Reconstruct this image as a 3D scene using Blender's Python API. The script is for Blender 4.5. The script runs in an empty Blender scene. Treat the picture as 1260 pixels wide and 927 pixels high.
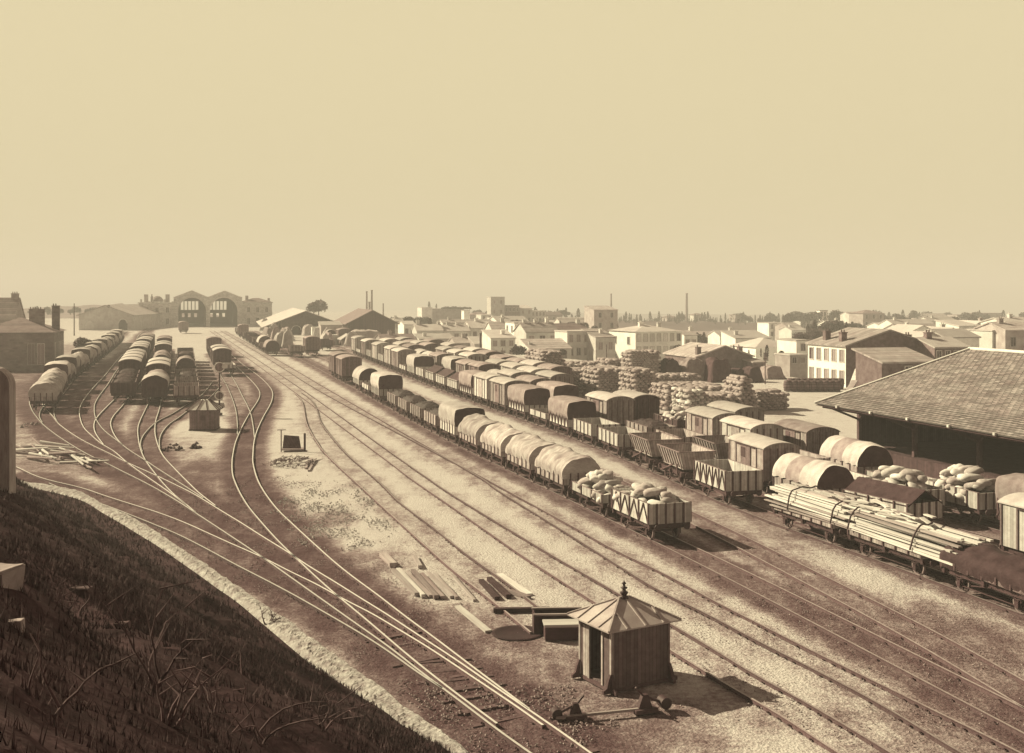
import bpy, math, random
import numpy as np
from mathutils import Vector, Matrix, noise
rnd = random.Random(7)
SC = bpy.context.scene
COL = SC.collection

# ---------------------------------------------------------------- camera, world, sun, exposure
F, H, VX, VY = 1400.0, 13.6, 630.0, 362.0        # focal length in photo pixels, eye height, principal column, eye-level row
cam = bpy.data.objects.new('camera', bpy.data.cameras.new('camera')); COL.objects.link(cam)
cam.location = (0, 0, H); cam.rotation_euler = (math.radians(90), 0, 0)
cam.data.sensor_width = 36; cam.data.lens = F/1260*36
cam.data.shift_y = -(463.5-VY)/1260
cam.data.clip_start = .2; cam.data.clip_end = 12000
SC.camera = cam
SUN_DIR = Vector((-.80, .36, .56)).normalized()   # towards the sun: left, a little ahead
el = math.asin(SUN_DIR.z); az = math.atan2(SUN_DIR.x, SUN_DIR.y)
world = bpy.data.worlds.new('World'); SC.world = world; world.use_nodes = True
wn, wl = world.node_tree.nodes, world.node_tree.links
bg = wn['Background']
sky = wn.new('ShaderNodeTexSky'); sky.sky_type = 'NISHITA'; sky.sun_disc = False
sky.sun_elevation = el; sky.sun_rotation = az; sky.air_density = 1.5; sky.dust_density = 4
bw = wn.new('ShaderNodeRGBToBW'); wl.new(sky.outputs[0], bw.inputs[0])
pw = wn.new('ShaderNodeMath'); pw.operation = 'POWER'; pw.inputs[1].default_value = .012; wl.new(bw.outputs[0], pw.inputs[0])
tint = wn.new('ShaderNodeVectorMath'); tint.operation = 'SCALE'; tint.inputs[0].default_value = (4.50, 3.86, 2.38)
# sky dimmed and browned overhead and behind the camera, to cut shadow fill
def wm_(op, a, bb, c=None, clamp=False):
    q = wn.new('ShaderNodeMath'); q.operation = op; q.use_clamp = clamp
    for i, x in enumerate((a, bb, c)):
        if x is None: continue
        if isinstance(x, (int, float)): q.inputs[i].default_value = x
        else: wl.new(x, q.inputs[i])
    return q.outputs[0]
wtc = wn.new('ShaderNodeTexCoord'); wsx = wn.new('ShaderNodeSeparateXYZ'); wl.new(wtc.outputs['Generated'], wsx.inputs[0])
def ramp01(x, a, b2, lo, hi):
    q = wn.new('ShaderNodeMapRange'); q.interpolation_type = 'SMOOTHSTEP'; wl.new(x, q.inputs[0])
    for i, v in enumerate((a, b2, lo, hi)): q.inputs[i+1].default_value = v
    return q.outputs[0]
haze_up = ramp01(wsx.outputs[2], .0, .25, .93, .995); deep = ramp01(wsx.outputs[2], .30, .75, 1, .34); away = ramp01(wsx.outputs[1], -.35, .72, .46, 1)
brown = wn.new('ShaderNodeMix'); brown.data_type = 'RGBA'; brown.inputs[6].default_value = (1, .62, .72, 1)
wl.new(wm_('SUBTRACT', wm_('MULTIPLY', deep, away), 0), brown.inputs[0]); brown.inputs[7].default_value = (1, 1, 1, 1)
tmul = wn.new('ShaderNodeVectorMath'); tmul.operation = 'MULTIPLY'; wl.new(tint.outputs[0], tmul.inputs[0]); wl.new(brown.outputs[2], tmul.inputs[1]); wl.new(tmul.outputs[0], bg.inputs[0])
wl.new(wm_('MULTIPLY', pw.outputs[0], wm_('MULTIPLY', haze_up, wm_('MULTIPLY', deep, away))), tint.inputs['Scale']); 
bg.inputs[1].default_value = .1
sun = bpy.data.objects.new('sun', bpy.data.lights.new('sun', 'SUN')); COL.objects.link(sun)
sun.data.energy = 5.0; sun.data.angle = math.radians(.5); sun.data.color = (1, .87, .56)
sun.rotation_euler = SUN_DIR.to_track_quat('Z', 'Y').to_euler(); sun.location = SUN_DIR*200
SC.view_settings.view_transform = 'Standard'; SC.view_settings.look = 'None'
SC.view_settings.gamma = 1; SC.view_settings.exposure = .75
SC.cycles.max_bounces = 6; SC.cycles.diffuse_bounces = 3; SC.cycles.use_denoising = True

# ---------------------------------------------------------------- helpers
def G(px, py, z=0.0):                             # photo pixel -> point of the level z
    Y = F*(H-z)/(py-VY); return Vector(((px-VX)/F*Y, Y, z))
def at(px, py, Y):                                # photo pixel -> point at distance Y
    return Vector(((px-VX)/F*Y, Y, H-(py-VY)/F*Y))
def smooth01(t): t = np.clip(t, 0, 1); return t*t*(3-2*t)

def tone(v):                                      # albedo of grey v in the print's brown
    t = min(1, max(0, math.log(v/.04)/math.log(.6/.04)))
    t = t**1.2; g = .475+.525*t; b = .60+.38*t
    return (v*1.06, v*1.06*g, v*1.06*b, 1)

MATS = {}
def mat(name, v, var=.25, scale=2.0, rough=.85, bump=.0, bscale=20, ov=.22, pat=None, p=.2, pv=.55, spec=.2, metal=0, aniso=None):
    """one procedural surface; pat: 'boards' (upright), 'hboards', 'rows', 'brick', 'tiles' (uv), 'weave'"""
    if name in MATS: return MATS[name]
    m = bpy.data.materials.new(name); m.use_nodes = True; MATS[name] = m
    N, L = m.node_tree.nodes, m.node_tree.links
    b = N['Principled BSDF']; b.inputs['Roughness'].default_value = rough
    b.inputs['Specular IOR Level'].default_value = spec; b.inputs['Metallic'].default_value = metal
    tc = N.new('ShaderNodeTexCoord'); src = tc.outputs['UV'] if pat == 'tiles' else tc.outputs['Object']
    oi = N.new('ShaderNodeObjectInfo')
    mp = N.new('ShaderNodeMapping'); L.new(src, mp.inputs[0])
    if aniso: mp.inputs['Scale'].default_value = aniso
    n1 = N.new('ShaderNodeTexNoise'); n1.noise_dimensions = '4D'; n1.inputs['Scale'].default_value = scale; n1.inputs['Detail'].default_value = 7; n1.inputs['Roughness'].default_value = .62
    L.new(mp.outputs[0], n1.inputs['Vector'])
    w = N.new('ShaderNodeMath'); w.operation = 'MULTIPLY'; w.inputs[1].default_value = 37; L.new(oi.outputs['Random'], w.inputs[0]); L.new(w.outputs[0], n1.inputs['W'])
    mr = N.new('ShaderNodeMapRange'); mr.inputs[1].default_value = .3; mr.inputs[2].default_value = .7; L.new(n1.outputs[0], mr.inputs[0])
    mx = N.new('ShaderNodeMix'); mx.data_type = 'RGBA'; L.new(mr.outputs[0], mx.inputs[0])
    mx.inputs[6].default_value = tone(v*(1-var)); mx.inputs[7].default_value = tone(min(.9, v*(1+var)))
    out = mx.outputs[2]; hgt = n1.outputs[0]
    line = None
    def M(op, a, bb=None, c=None):
        q = N.new('ShaderNodeMath'); q.operation = op
        for i, x in enumerate((a, bb, c)):
            if x is None: continue
            if isinstance(x, (int, float)): q.inputs[i].default_value = x
            else: L.new(x, q.inputs[i])
        return q.outputs[0]
    if pat in ('boards', 'hboards', 'rows'):
        sx = N.new('ShaderNodeSeparateXYZ'); L.new(tc.outputs['Object'], sx.inputs[0])
        co = M('ADD', sx.outputs[0], sx.outputs[1]) if pat == 'boards' else sx.outputs[2] if pat == 'hboards' else sx.outputs[1]
        u = M('DIVIDE', co, p); fr = M('FRACT', u); fl = M('FLOOR', u)
        line = M('LESS_THAN', M('ABSOLUTE', M('SUBTRACT', fr, .5)), .41)
        wnz = N.new('ShaderNodeTexWhiteNoise'); wnz.noise_dimensions = '2D'
        cb = N.new('ShaderNodeCombineXYZ'); L.new(fl, cb.inputs[0]); L.new(M('MULTIPLY', oi.outputs['Random'], 91.0), cb.inputs[1]); L.new(cb.outputs[0], wnz.inputs['Vector'])
        k = M('MULTIPLY_ADD', wnz.outputs[0], .45, .78)
        k2 = M('MULTIPLY', k, M('MULTIPLY_ADD', line, 1-pv, pv))
        sc = N.new('ShaderNodeVectorMath'); sc.operation = 'SCALE'; L.new(out, sc.inputs[0]); L.new(k2, sc.inputs['Scale']); out = sc.outputs[0]
        hgt = M('ADD', M('MULTIPLY', n1.outputs[0], .4), line)
    elif pat in ('brick', 'tiles'):
        bk = N.new('ShaderNodeTexBrick')
        if pat == 'tiles': L.new(src, bk.inputs['Vector'])
        else:
            sx = N.new('ShaderNodeSeparateXYZ'); L.new(src, sx.inputs[0]); cb = N.new('ShaderNodeCombineXYZ')
            L.new(M('ADD', sx.outputs[0], sx.outputs[1]), cb.inputs[0]); L.new(sx.outputs[2], cb.inputs[1]); L.new(cb.outputs[0], bk.inputs['Vector'])
        bk.inputs['Scale'].default_value = 1/p; bk.inputs['Mortar Size'].default_value = .09; bk.inputs['Mortar Smooth'].default_value = .3
        bk.inputs['Brick Width'].default_value = .95 if pat == 'tiles' else .8; bk.inputs['Row Height'].default_value = .8 if pat == 'tiles' else .4
        bk.inputs[1].default_value = (1, 1, 1, 1); bk.inputs[2].default_value = (.5, .5, .5, 1); bk.inputs[3].default_value = (pv, pv, pv, 1)
        mu = N.new('ShaderNodeMix'); mu.data_type = 'RGBA'; mu.blend_type = 'MULTIPLY'; mu.inputs[0].default_value = 1
        L.new(out, mu.inputs[6]); L.new(bk.outputs[0], mu.inputs[7]); out = mu.outputs[2]
        hgt = M('SUBTRACT', M('MULTIPLY', n1.outputs[0], .5), bk.outputs['Fac'])
    # fine grain
    n2 = N.new('ShaderNodeTexNoise'); n2.inputs['Scale'].default_value = scale*9; n2.inputs['Detail'].default_value = 4; L.new(mp.outputs[0], n2.inputs['Vector'])
    sg = N.new('ShaderNodeVectorMath'); sg.operation = 'SCALE'; L.new(out, sg.inputs[0]); L.new(M('MULTIPLY', M('MULTIPLY_ADD', oi.outputs['Random'], 2*ov, 1-ov*1.15), M('MULTIPLY_ADD', n2.outputs[0], var*1.6, 1-var*.8)), sg.inputs['Scale'])
    L.new(sg.outputs[0], b.inputs['Base Color'])
    if bump:
        bp = N.new('ShaderNodeBump'); bp.inputs['Strength'].default_value = min(1, bump*2); bp.inputs['Distance'].default_value = bump*.2
        L.new(hgt, bp.inputs['Height']); L.new(bp.outputs[0], b.inputs['Normal'])
    return m

def RZ(a, loc=(0, 0, 0), s=1.0):
    return Matrix.Translation(Vector(loc)) @ Matrix.Rotation(a, 4, 'Z') @ Matrix.Scale(s, 4)

class MB:
    def __init__(s): s.v = []; s.f = []; s.m = []; s.sm = []; s.uv = {}
    def add(s, vs, fs, mi=0, smooth=False, T=None, uvs=None):
        o = len(s.v)
        for p in vs:
            p = Vector(p); s.v.append(tuple(T @ p if T is not None else p))
        for i, f in enumerate(fs):
            if uvs: s.uv[len(s.f)] = uvs[i]
            s.f.append(tuple(o+k for k in f)); s.m.append(mi); s.sm.append(smooth)
        return s
    def box(s, x0, x1, y0, y1, z0, z1, mi=0, T=None):
        return s.add([(x0,y0,z0),(x1,y0,z0),(x1,y1,z0),(x0,y1,z0),(x0,y0,z1),(x1,y0,z1),(x1,y1,z1),(x0,y1,z1)],
                     [(0,3,2,1),(4,5,6,7),(0,1,5,4),(1,2,6,5),(2,3,7,6),(3,0,4,7)], mi, False, T)
    def bar(s, p, q, w, h=None, mi=0, T=None, up=(0,0,1)):
        p, q = Vector(p), Vector(q); h = h or w; d = (q-p).normalized(); up = Vector(up)
        if abs(d.dot(up)) > .98: up = Vector((1,0,0))
        a = d.cross(up).normalized()*w/2; c = a.cross(d).normalized()*h/2
        vs = [p-a-c, p+a-c, p+a+c, p-a+c, q-a-c, q+a-c, q+a+c, q-a+c]
        return s.add(vs, [(0,1,2,3),(7,6,5,4),(0,4,5,1),(1,5,6,2),(2,6,7,3),(3,7,4,0)], mi, False, T)
    def cyl(s, p, q, r0, r1=None, n=10, mi=0, T=None, smooth=True):
        p, q = Vector(p), Vector(q); r1 = r0 if r1 is None else r1; d = (q-p).normalized()
        a = d.orthogonal().normalized(); c = d.cross(a)
        vs = []
        for base, r in ((p, r0), (q, r1)):
            for i in range(n):
                t = 2*math.pi*i/n; vs.append(base+(a*math.cos(t)+c*math.sin(t))*r)
        fs = [(i, (i+1)%n, n+(i+1)%n, n+i) for i in range(n)]
        s.add(vs, fs, mi, smooth, T)
        s.add(vs[:n], [tuple(reversed(range(n)))], mi, False, T); s.add(vs[n:], [tuple(range(n))], mi, False, T); return s
    def prism(s, pts, y0, y1, mi=0, T=None, smooth=False, ax='y'):   # closed outline of (x,z) pushed along y (or (y,z) along x)
        n = len(pts)
        A = [((a, y0, b) if ax == 'y' else (y0, a, b)) for a, b in pts]; B = [((a, y1, b) if ax == 'y' else (y1, a, b)) for a, b in pts]
        s.add(A+B, [(i, (i+1)%n, n+(i+1)%n, n+i) for i in range(n)], mi, smooth, T)
        s.add(A, [tuple(range(n))], mi, False, T); s.add(B, [tuple(reversed(range(n)))], mi, False, T); return s
    def lathe(s, prof, n=12, mi=0, T=None, smooth=True):
        vs = [(r*math.cos(2*math.pi*i/n), r*math.sin(2*math.pi*i/n), z) for r, z in prof for i in range(n)]
        fs = [(k*n+i, k*n+(i+1)%n, (k+1)*n+(i+1)%n, (k+1)*n+i) for k in range(len(prof)-1) for i in range(n)]
        return s.add(vs, fs, mi, smooth, T)
    def build(s, name, mats, parent=None, **props):
        me = bpy.data.meshes.new(name); me.from_pydata(s.v, [], s.f)
        if not isinstance(mats, (list, tuple)): mats = [mats]
        for m in mats: me.materials.append(m)
        me.polygons.foreach_set('material_index', s.m); me.polygons.foreach_set('use_smooth', s.sm)
        if s.uv:
            ul = me.uv_layers.new(name='UVMap')
            for fi, uv in s.uv.items():
                for li, c in zip(me.polygons[fi].loop_indices, uv): ul.data[li].uv = c
        me.validate(); me.update()
        return link(name, me, parent, **props)

def link(name, me, parent=None, **props):
    o = bpy.data.objects.new(name, me); COL.objects.link(o)
    if parent is not None: o.parent = parent
    for k, v in props.items(): o[k] = v
    return o
def thing(name, label, category, loc=(0,0,0), rz=0, group=None, s=1.0):
    o = bpy.data.objects.new(name, None); COL.objects.link(o); o.location = loc; o.rotation_euler = (0,0,rz); o.scale = (s,s,s)
    o['label'] = label; o['category'] = category; o.empty_display_size = .3
    if group: o['group'] = group
    return o
KIDS = {}
def dup(root, loc, rz, label, group=None, s=1.0):
    if root.name not in KIDS: KIDS[root.name] = [(c, list(c.children)) for c in root.children]
    r = root.copy(); COL.objects.link(r); r.location = loc; r.rotation_euler = (0,0,rz); r.scale = (s,s,s); r['label'] = label
    if group: r['group'] = group
    for c, gs in KIDS[root.name]:
        d = c.copy(); COL.objects.link(d); d.parent = r
        for g in gs:
            e = g.copy(); COL.objects.link(e); e.parent = d
    return r
def copy1(o, loc, rot=(0,0,0), label=None, s=(1,1,1)):
    c = o.copy(); COL.objects.link(c); c.location = loc; c.rotation_euler = rot; c.scale = s
    if label: c['label'] = label
    return c
def fromnp(name, V, Fc, mats, smooth=False, parent=None, **props):
    me = bpy.data.meshes.new(name); n = len(V); k = Fc.shape[1]
    me.vertices.add(n); me.vertices.foreach_set('co', V.astype(np.float32).ravel())
    me.loops.add(Fc.size); me.loops.foreach_set('vertex_index', Fc.astype(np.int32).ravel())
    me.polygons.add(len(Fc)); me.polygons.foreach_set('loop_start', np.arange(0, Fc.size, k, dtype=np.int32))
    me.polygons.foreach_set('loop_total', np.full(len(Fc), k, dtype=np.int32))
    me.polygons.foreach_set('use_smooth', np.full(len(Fc), smooth, dtype=bool))
    for m in (mats if isinstance(mats, (list, tuple)) else [mats]): me.materials.append(m)
    me.update(calc_edges=True); me.validate()
    return link(name, me, parent, **props)
ORD = ['first','second','third','fourth','fifth','sixth','seventh','eighth','ninth','tenth','eleventh','twelfth','thirteenth','fourteenth','fifteenth','sixteenth','seventeenth','eighteenth','nineteenth','twentieth','twenty-first','twenty-second','twenty-third','twenty-fourth','twenty-fifth','twenty-sixth','twenty-seventh','twenty-eighth','twenty-ninth','thirtieth']
# ---------------------------------------------------------------- railway lines: each rail followed over the ground
def wpts(px): return [G(x, y) for x, y in px]
def catmull(P, step=.5, sm=8):
    P = [Vector(p) for p in P]; P = [P[0]*2-P[1]]+P+[P[-1]*2-P[-2]]; out = []
    for i in range(1, len(P)-2):
        n = max(2, int((P[i+1]-P[i]).length/step))
        for k in range(n):
            t = k/n; a, b, c, d = P[i-1], P[i], P[i+1], P[i+2]
            out.append(.5*((2*b)+(c-a)*t+(2*a-5*b+4*c-d)*t*t+(3*b-a-3*c+d)*t**3))
    out.append(P[-2])
    for _ in range(sm):
        out = [out[0]]+[(out[i-1]+out[i]*2+out[i+1])/4 for i in range(1, len(out)-1)]+[out[-1]]
    return out
def latline(zs, off=0.0):                         # main lines: (distance, sideways offset from the yard's axis)
    return [Vector((l+off*1.041-.29*z, z, 0)) for z, l in zs]

RAILPX = {
 'A': [(55,462),(45,473),(39,482),(36,494),(38.8,504.7),(44.7,513.8),(53,523.5),(67.3,535),(82.8,545.5),(107,560),(131,571.5),(150.5,581.4),(172.5,592.4),(190.6,602),(207.4,611.8),(224.3,622.2),(245,636),(280.8,659.7),(323.5,688.5),(360,714.5),(398.8,742.2),(437.7,770),(480,800),(518,830.5),(550,854),(594,887.6),(617,905.7),(648,927),(690,957)],
 'A2': [(72,462),(60,474),(53.5,484),(52,497),(56,504),(64.7,513),(72.5,522.9),(90.6,536.4),(110,547.5),(136,560),(149,567),(167.3,575.6),(190.6,586),(216.5,598.5),(239,609.8),(258.8,622),(275.7,632.6),(297.7,646),(323.6,662.7),(357,683.4),(376.8,697.2),(414.4,720),(437.7,735),(476.5,759),(518,786.7),(556,811.4),(594,838),(632.4,864.8),(661,884),(718,924),(760,955)],
 'B': [(150,408),(128,424),(105,442),(85,462),(70,480),(58,495),(50,506),(48.5,514),(52,521)],
 'B2': [(156,408),(136,424),(114,442),(96,462),(82,480),(71,495),(66.5,505),(67.3,514),(71,521)],
 'C': [(185,404),(171,413),(165.7,426),(155,434),(147.6,440),(129.4,462),(114,478.8),(102,494.4),(97.7,506),(99,517.7),(103.6,528),(112.6,537),(124.3,547),(140,556.5),(154.4,569),(167.3,578.8),(190.6,595),(210,608.6),(229,623)],
 'C2': [(189,404),(177,413),(172,426),(163,434),(156,441.3),(142.4,458),(132.7,473.7),(123,486.6),(117,497),(115.9,504.7),(117,513.8),(121.7,522.9),(129.4,532),(143.7,543),(158,554.5),(179,568),(190.6,576),(210,588.5),(237,606),(250,614.5)],
 'D': [(186,428),(170,455),(156,475),(141.8,491),(129.4,503.4),(119,515),(115.6,522.9),(116.5,532),(121.7,541),(127,548)],
 'D2': [(193,428),(182,455),(170,475),(159,489),(150,500.8),(139.8,512.5),(136,521.6),(138.5,532),(144,541.5),(151,549)],
 'E': [(201,430),(192,465),(187,485),(182,498),(172.5,518),(169.5,528.6),(170,540),(172.5,553),(179,568),(193,587),(203.6,599.5),(216.5,612.5),(229.5,622.8),(241,633)],
 'E2': [(209,430),(204,465),(200,485),(196.4,502.7),(191.5,519),(190.6,533.8),(193,545),(196.4,554.5),(202.3,564.5),(216.5,580),(237,600.8),(247,610),(265,624)],
 'F': [(262,470),(248,487),(229.5,499),(211,510.5),(194.5,519),(182.8,529),(175,539),(172.5,549),(175,557)],
 'F2': [(272,475),(256,492),(233,505),(220.4,514.4),(207.4,523.4),(199,533.8),(196,543),(196.4,553)],
 'G': [(262,418),(275,433),(288,448.5),(303,463),(314.5,475),(319.6,484),(317.7,493),(308.6,507),(299.5,522.9),(293,537),(289,548),(286.6,559.7),(285.4,570),(286,585),(290,597),(296.4,610.5),(305.4,625),(318.4,641),(343,668.5),(373,697.5),(392.4,715.7),(411.8,733),(427.3,745.8),(448,763),(480,790.5),(508.6,815),(545,844),(575,867),(611.4,894)],
 'G2': [(268,418),(281,433),(298,448.5),(314,460),(325.4,469.8),(333.9,480),(335.4,489),(332,499.5),(324,513.8),(316.4,530.6),(312.5,545),(311.2,559.7),(311,570),(314.5,585.3),(319.7,598),(330,614.4),(343,630.6),(357,644),(374,660),(392.4,676.8),(411.8,694.3),(437.7,715),(463.6,733.8),(497,760),(537,789.5),(571.4,816),(605.7,842),(651,876)],
 'I': [(256,435),(264,449),(271.7,463),(278.8,475),(285.3,490.5),(289.8,504.7),(291.8,520),(292,536)],
 'I2': [(266,435),(277,449),(284,462),(291,474),(298,488),(307.3,507),(311,523),(313,540)],
 'K': [(363,484.7),(369.5,491.8),(373.3,500.8),(376,517.7),(379.8,528),(388.9,543.6),(401,560),(445,601.4),(507,658.4),(559,705),(600,737),(653,781)],
 'K2': [(371,484),(378,488.5),(385,495.7),(390.2,506),(394,519),(405,535),(427,560),(465.7,593.7),(491.6,619.5),(533,650.6),(569,680),(620,716.6),(661,748),(676,760)],
 'Hh': [(20,576),(51.5,590),(99,601.5),(131,612.5),(170,624.8),(195.8,633),(226.9,644.9),(258.8,659.4),(287.3,672.4),(318.4,686),(336.5,695),(360,707.5),(386,719.5),(418.3,737.7),(430,744),(458.4,757.7),(480,771.4),(518,794),(556,819),(594,844.8),(632.4,870.5),(668,896)],
 'H2': [(60,596),(99,612.5),(131,624),(170,639.2),(193,648.7),(220,660),(258.8,680),(287.3,695.7),(323.6,714.4),(349.5,728),(380,745),(411.8,763.6),(440,780),(480,805.7),(518,834),(544,850)],
}
L34c = [(22,14.5),(33.7,20.2),(40,18.4),(46,18.9),(60,18.4),(96,17.2),(160,16.2),(244,14.6),(330,13),(430,11)]
def fit34():
    a = wpts([(951,877),(920,861),(866,828),(825,802.5),(674.6,706.6),(634.6,680),(559,627),(507,591),(466,560)])
    b = wpts([(1091,927),(1008.6,877),(920,828),(866.4,794.5),(706.6,701),(670.6,680),(559,611.8),(522.7,587),(484,560)])
    return a, b
R3, R4 = fit34()
far34 = [Vector((16.3-.29*160, 160, 0)), Vector((14.6-.29*244, 244, 0)), Vector((11-.29*420, 420, 0))]
off = Vector((.72, .21, 0))
R3 = wpts([(1060,948)])+wpts([(1026,927)])+R3+[p-off for p in far34]
R4 = wpts([(1180,980)])+R4+[p+off for p in far34]
R5 = wpts([(1300,856+138),(1177,927),(1086,871),(1000,825.7),(920,785),(866.5,756),(818.5,733),(773,705.5),(695,656),(617.7,608),(554,568)])
R6 = wpts([(1320,966),(1243,923),(1171,888.6),(1100,853),(1014,811),(920,763),(880,742.6),(841,720.5),(799,699),(755,678),(708,651.5),(643.6,616),(576,579),(540,559)])
far56 = [Vector((20-.29*160, 160, 0)), Vector((18.7-.29*244, 244, 0)), Vector((15-.29*420, 420, 0))]
R5 += [p-off for p in far56]; R6 += [p+off for p in far56]
c78 = [(20,26.6),(40,26.7),(57,26.7),(75,26.2),(108,25.3),(140,25.4),(171,25.5),(260,25.0),(420,22)]
c89 = [(18,27.4),(34,27.8),(41,28.9),(47,29.5),(56,30.1),(70,30.9),(100,31.2),(160,30.6),(260,30),(420,26)]
cW2 = [(20,36.3),(54,36.2),(72,35.7),(106,37.4),(163,37.3),(257,39.2),(340,41)]
cW3 = [(20,42.8),(54,42.3),(62,41.4),(72,40.0),(106,41.8),(163,41.8),(257,43.5),(340,45.5)]
cW4 = [(20,45.2),(54,44.6),(72,43.8),(106,45.6),(163,46),(257,47.8),(340,50)]
cW5 = [(20,48.6),(54,47.9),(72,47.5),(106,49.6),(163,50.2),(257,52),(340,54.5)]
g = .755
TRACKS = [ # rails, label, soil darkness, half width of the dark bed, polished and glint-pale?
 ('A','A2','curving main siding track sweeping from the bottom edge to the far left train', .95, 3.0, 1),
 ('B','B2','track under the leftmost curved wagon train', .8, 2.6, 1),
 ('C','C2','empty bright-railed track between the leftmost train and the dark open wagon', .85, 2.4, 1),
 ('D','D2','short curved track leading under the dark open wagon', .85, 2.2, 1),
 ('E','E2','track leading under the train with pale roofs left of the small hut', .8, 2.0, 1),
 ('F','F2','spur track curving out from behind the small hut', .7, 1.7, 1),
 ('G','G2','track bending in an S to the right of the small hut', .92, 2.2, 1),
 ('I','I2','track under the short train behind the disc signal', .6, 1.9, 1),
 ('K','K2','short stub track ending beside the open boxes left of the big hut', .28, 1.5, 0),
 ('Hh','H2','outermost track running close along the retaining wall', .9, 2.6, 1)]
TRAILS = [(catmull(wpts(RAILPX[a])), catmull(wpts(RAILPX[b])), l, s, w, pz) for a, b, l, s, w, pz in TRACKS]
TRAILS += [(catmull(R3), catmull(R4), 'straight main track passing right behind the big hut', .24, 1.4, 0),
           (catmull(R5), catmull(R6), 'straight main track to the right of the big hut, second from it', .36, 1.5, 0)]
for c, l, s, w in ((c78,'track under the moving train of pale covered wagons',.82,2.0), (c89,'empty track between the pale train and the first standing row',.6,1.7),
                   (cW2,'track under the standing row with the timber load',.6,1.9), (cW3,'track under the second standing row of wagons',.65,2.2),
                   (cW4,'track under the third standing row of wagons',.65,2.2), (cW5,'track under the standing row nearest the big tiled shed',.6,2.2)):
    TRAILS.append((catmull(latline(c, -g), 2, 6), catmull(latline(c, g), 2, 6), l, s, w, 0))

def seg_dist(X, Y, pts, reach):
    d = np.full(X.shape, 99.0)
    P = np.array([(p.x, p.y) for p in pts])
    for a, b in zip(P[:-1], P[1:]):
        lo = np.minimum(a, b)-reach; hi = np.maximum(a, b)+reach
        i0, i1 = np.searchsorted(ROWY, [lo[1], hi[1]])
        if i1 <= i0: continue
        x = X[i0:i1]; y = Y[i0:i1]; ab = b-a; L2 = ab.dot(ab) or 1e-9
        t = np.clip(((x-a[0])*ab[0]+(y-a[1])*ab[1])/L2, 0, 1)
        d[i0:i1] = np.minimum(d[i0:i1], np.hypot(x-a[0]-t*ab[0], y-a[1]-t*ab[1]))
    return d

# ---------------------------------------------------------------- ground: one sheet to the horizon
ROWY = np.concatenate([np.arange(-60, 14, 3.0), 14*np.exp(np.arange(0, math.log(5200/14), .0078))])
U = np.linspace(-1.15, 1.15, 520)
GX = U[None, :]*np.maximum(ROWY, 30)[:, None]; GY = np.repeat(ROWY[:, None], len(U), 1)
def drop(x, y):                                   # the yard is a terrace; the town lies lower beyond its edge
    d = x+.29*y-np.interp(y, [0, 172, 290, 600], [112, 104, 62, 60])
    h = -6.5*smooth01(d/22)-.042*np.maximum(0, d-22)
    h = np.minimum(h, -.0125*np.maximum(0, y-520))
    return np.maximum(h, -70)
soil = np.zeros(GX.shape)
for ra, rb, l, s, w, pz in TRAILS:
    n = min(len(ra), len(rb)); ia = np.linspace(0, len(ra)-1, n).astype(int); ib = np.linspace(0, len(rb)-1, n).astype(int)
    mid = [(ra[i]+rb[j])/2 for i, j in zip(ia, ib)]
    d = seg_dist(GX, GY, mid[::2]+[mid[-1]], w+2)
    soil = np.maximum(soil, .92*s*(1-smooth01((d-w*.55)/(w*.8))))
def blob(px, py, rx, ry, s):                      # stained patch of earth (centre and radii in metres)
    global soil
    c = G(px, py); r = np.hypot((GX-c.x)/rx, (GY-c.y)/ry); soil = np.maximum(soil, .88*s*(1-smooth01((r-.4)/.8)))
for b in ((620,860,7,9,.62),(560,800,6,8,.6),(700,900,7,6,.6),(400,640,2.4,4,.5),(450,690,3,4,.45),(215,590,5,14,.8),(120,560,10,16,.5),(300,700,5,9,.8),(60,520,10,24,.5),
          (200,470,26,34,.6),(120,450,18,34,.55),(240,455,14,26,.5),(850,880,6,3.5,.3),(1180,800,5,9,.62),(1240,900,7,5,.6),(1080,640,9,12,.5),(900,640,5,14,.4),(1150,590,14,16,.6),(760,520,10,18,.35),(80,430,22,60,.45),(22,480,16,34,.85),(50,455,14,40,.75)): blob(*b)
hz = drop(GX, GY)
for j in (0,):
    rough = np.array([[noise.noise(Vector((x*.35, y*.35, 0)))*.05+noise.noise(Vector((x*1.3, y*1.3, 3)))*.02 for x, y in zip(rx[::4], ry[::4])] for rx, ry in zip(GX[::2], GY[::2])])
    rough = np.repeat(np.repeat(rough, 2, 0)[:len(ROWY)], 4, 1)[:, :len(U)]
hz = hz + np.where(np.abs(hz) < .01, np.minimum(rough, .045)-.05, rough*4)
nR, nC = GX.shape
idx = np.arange(nR*nC).reshape(nR, nC)
Q = np.stack([idx[:-1,:-1], idx[:-1,1:], idx[1:,1:], idx[1:,:-1]], -1).reshape(-1, 4)

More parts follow.
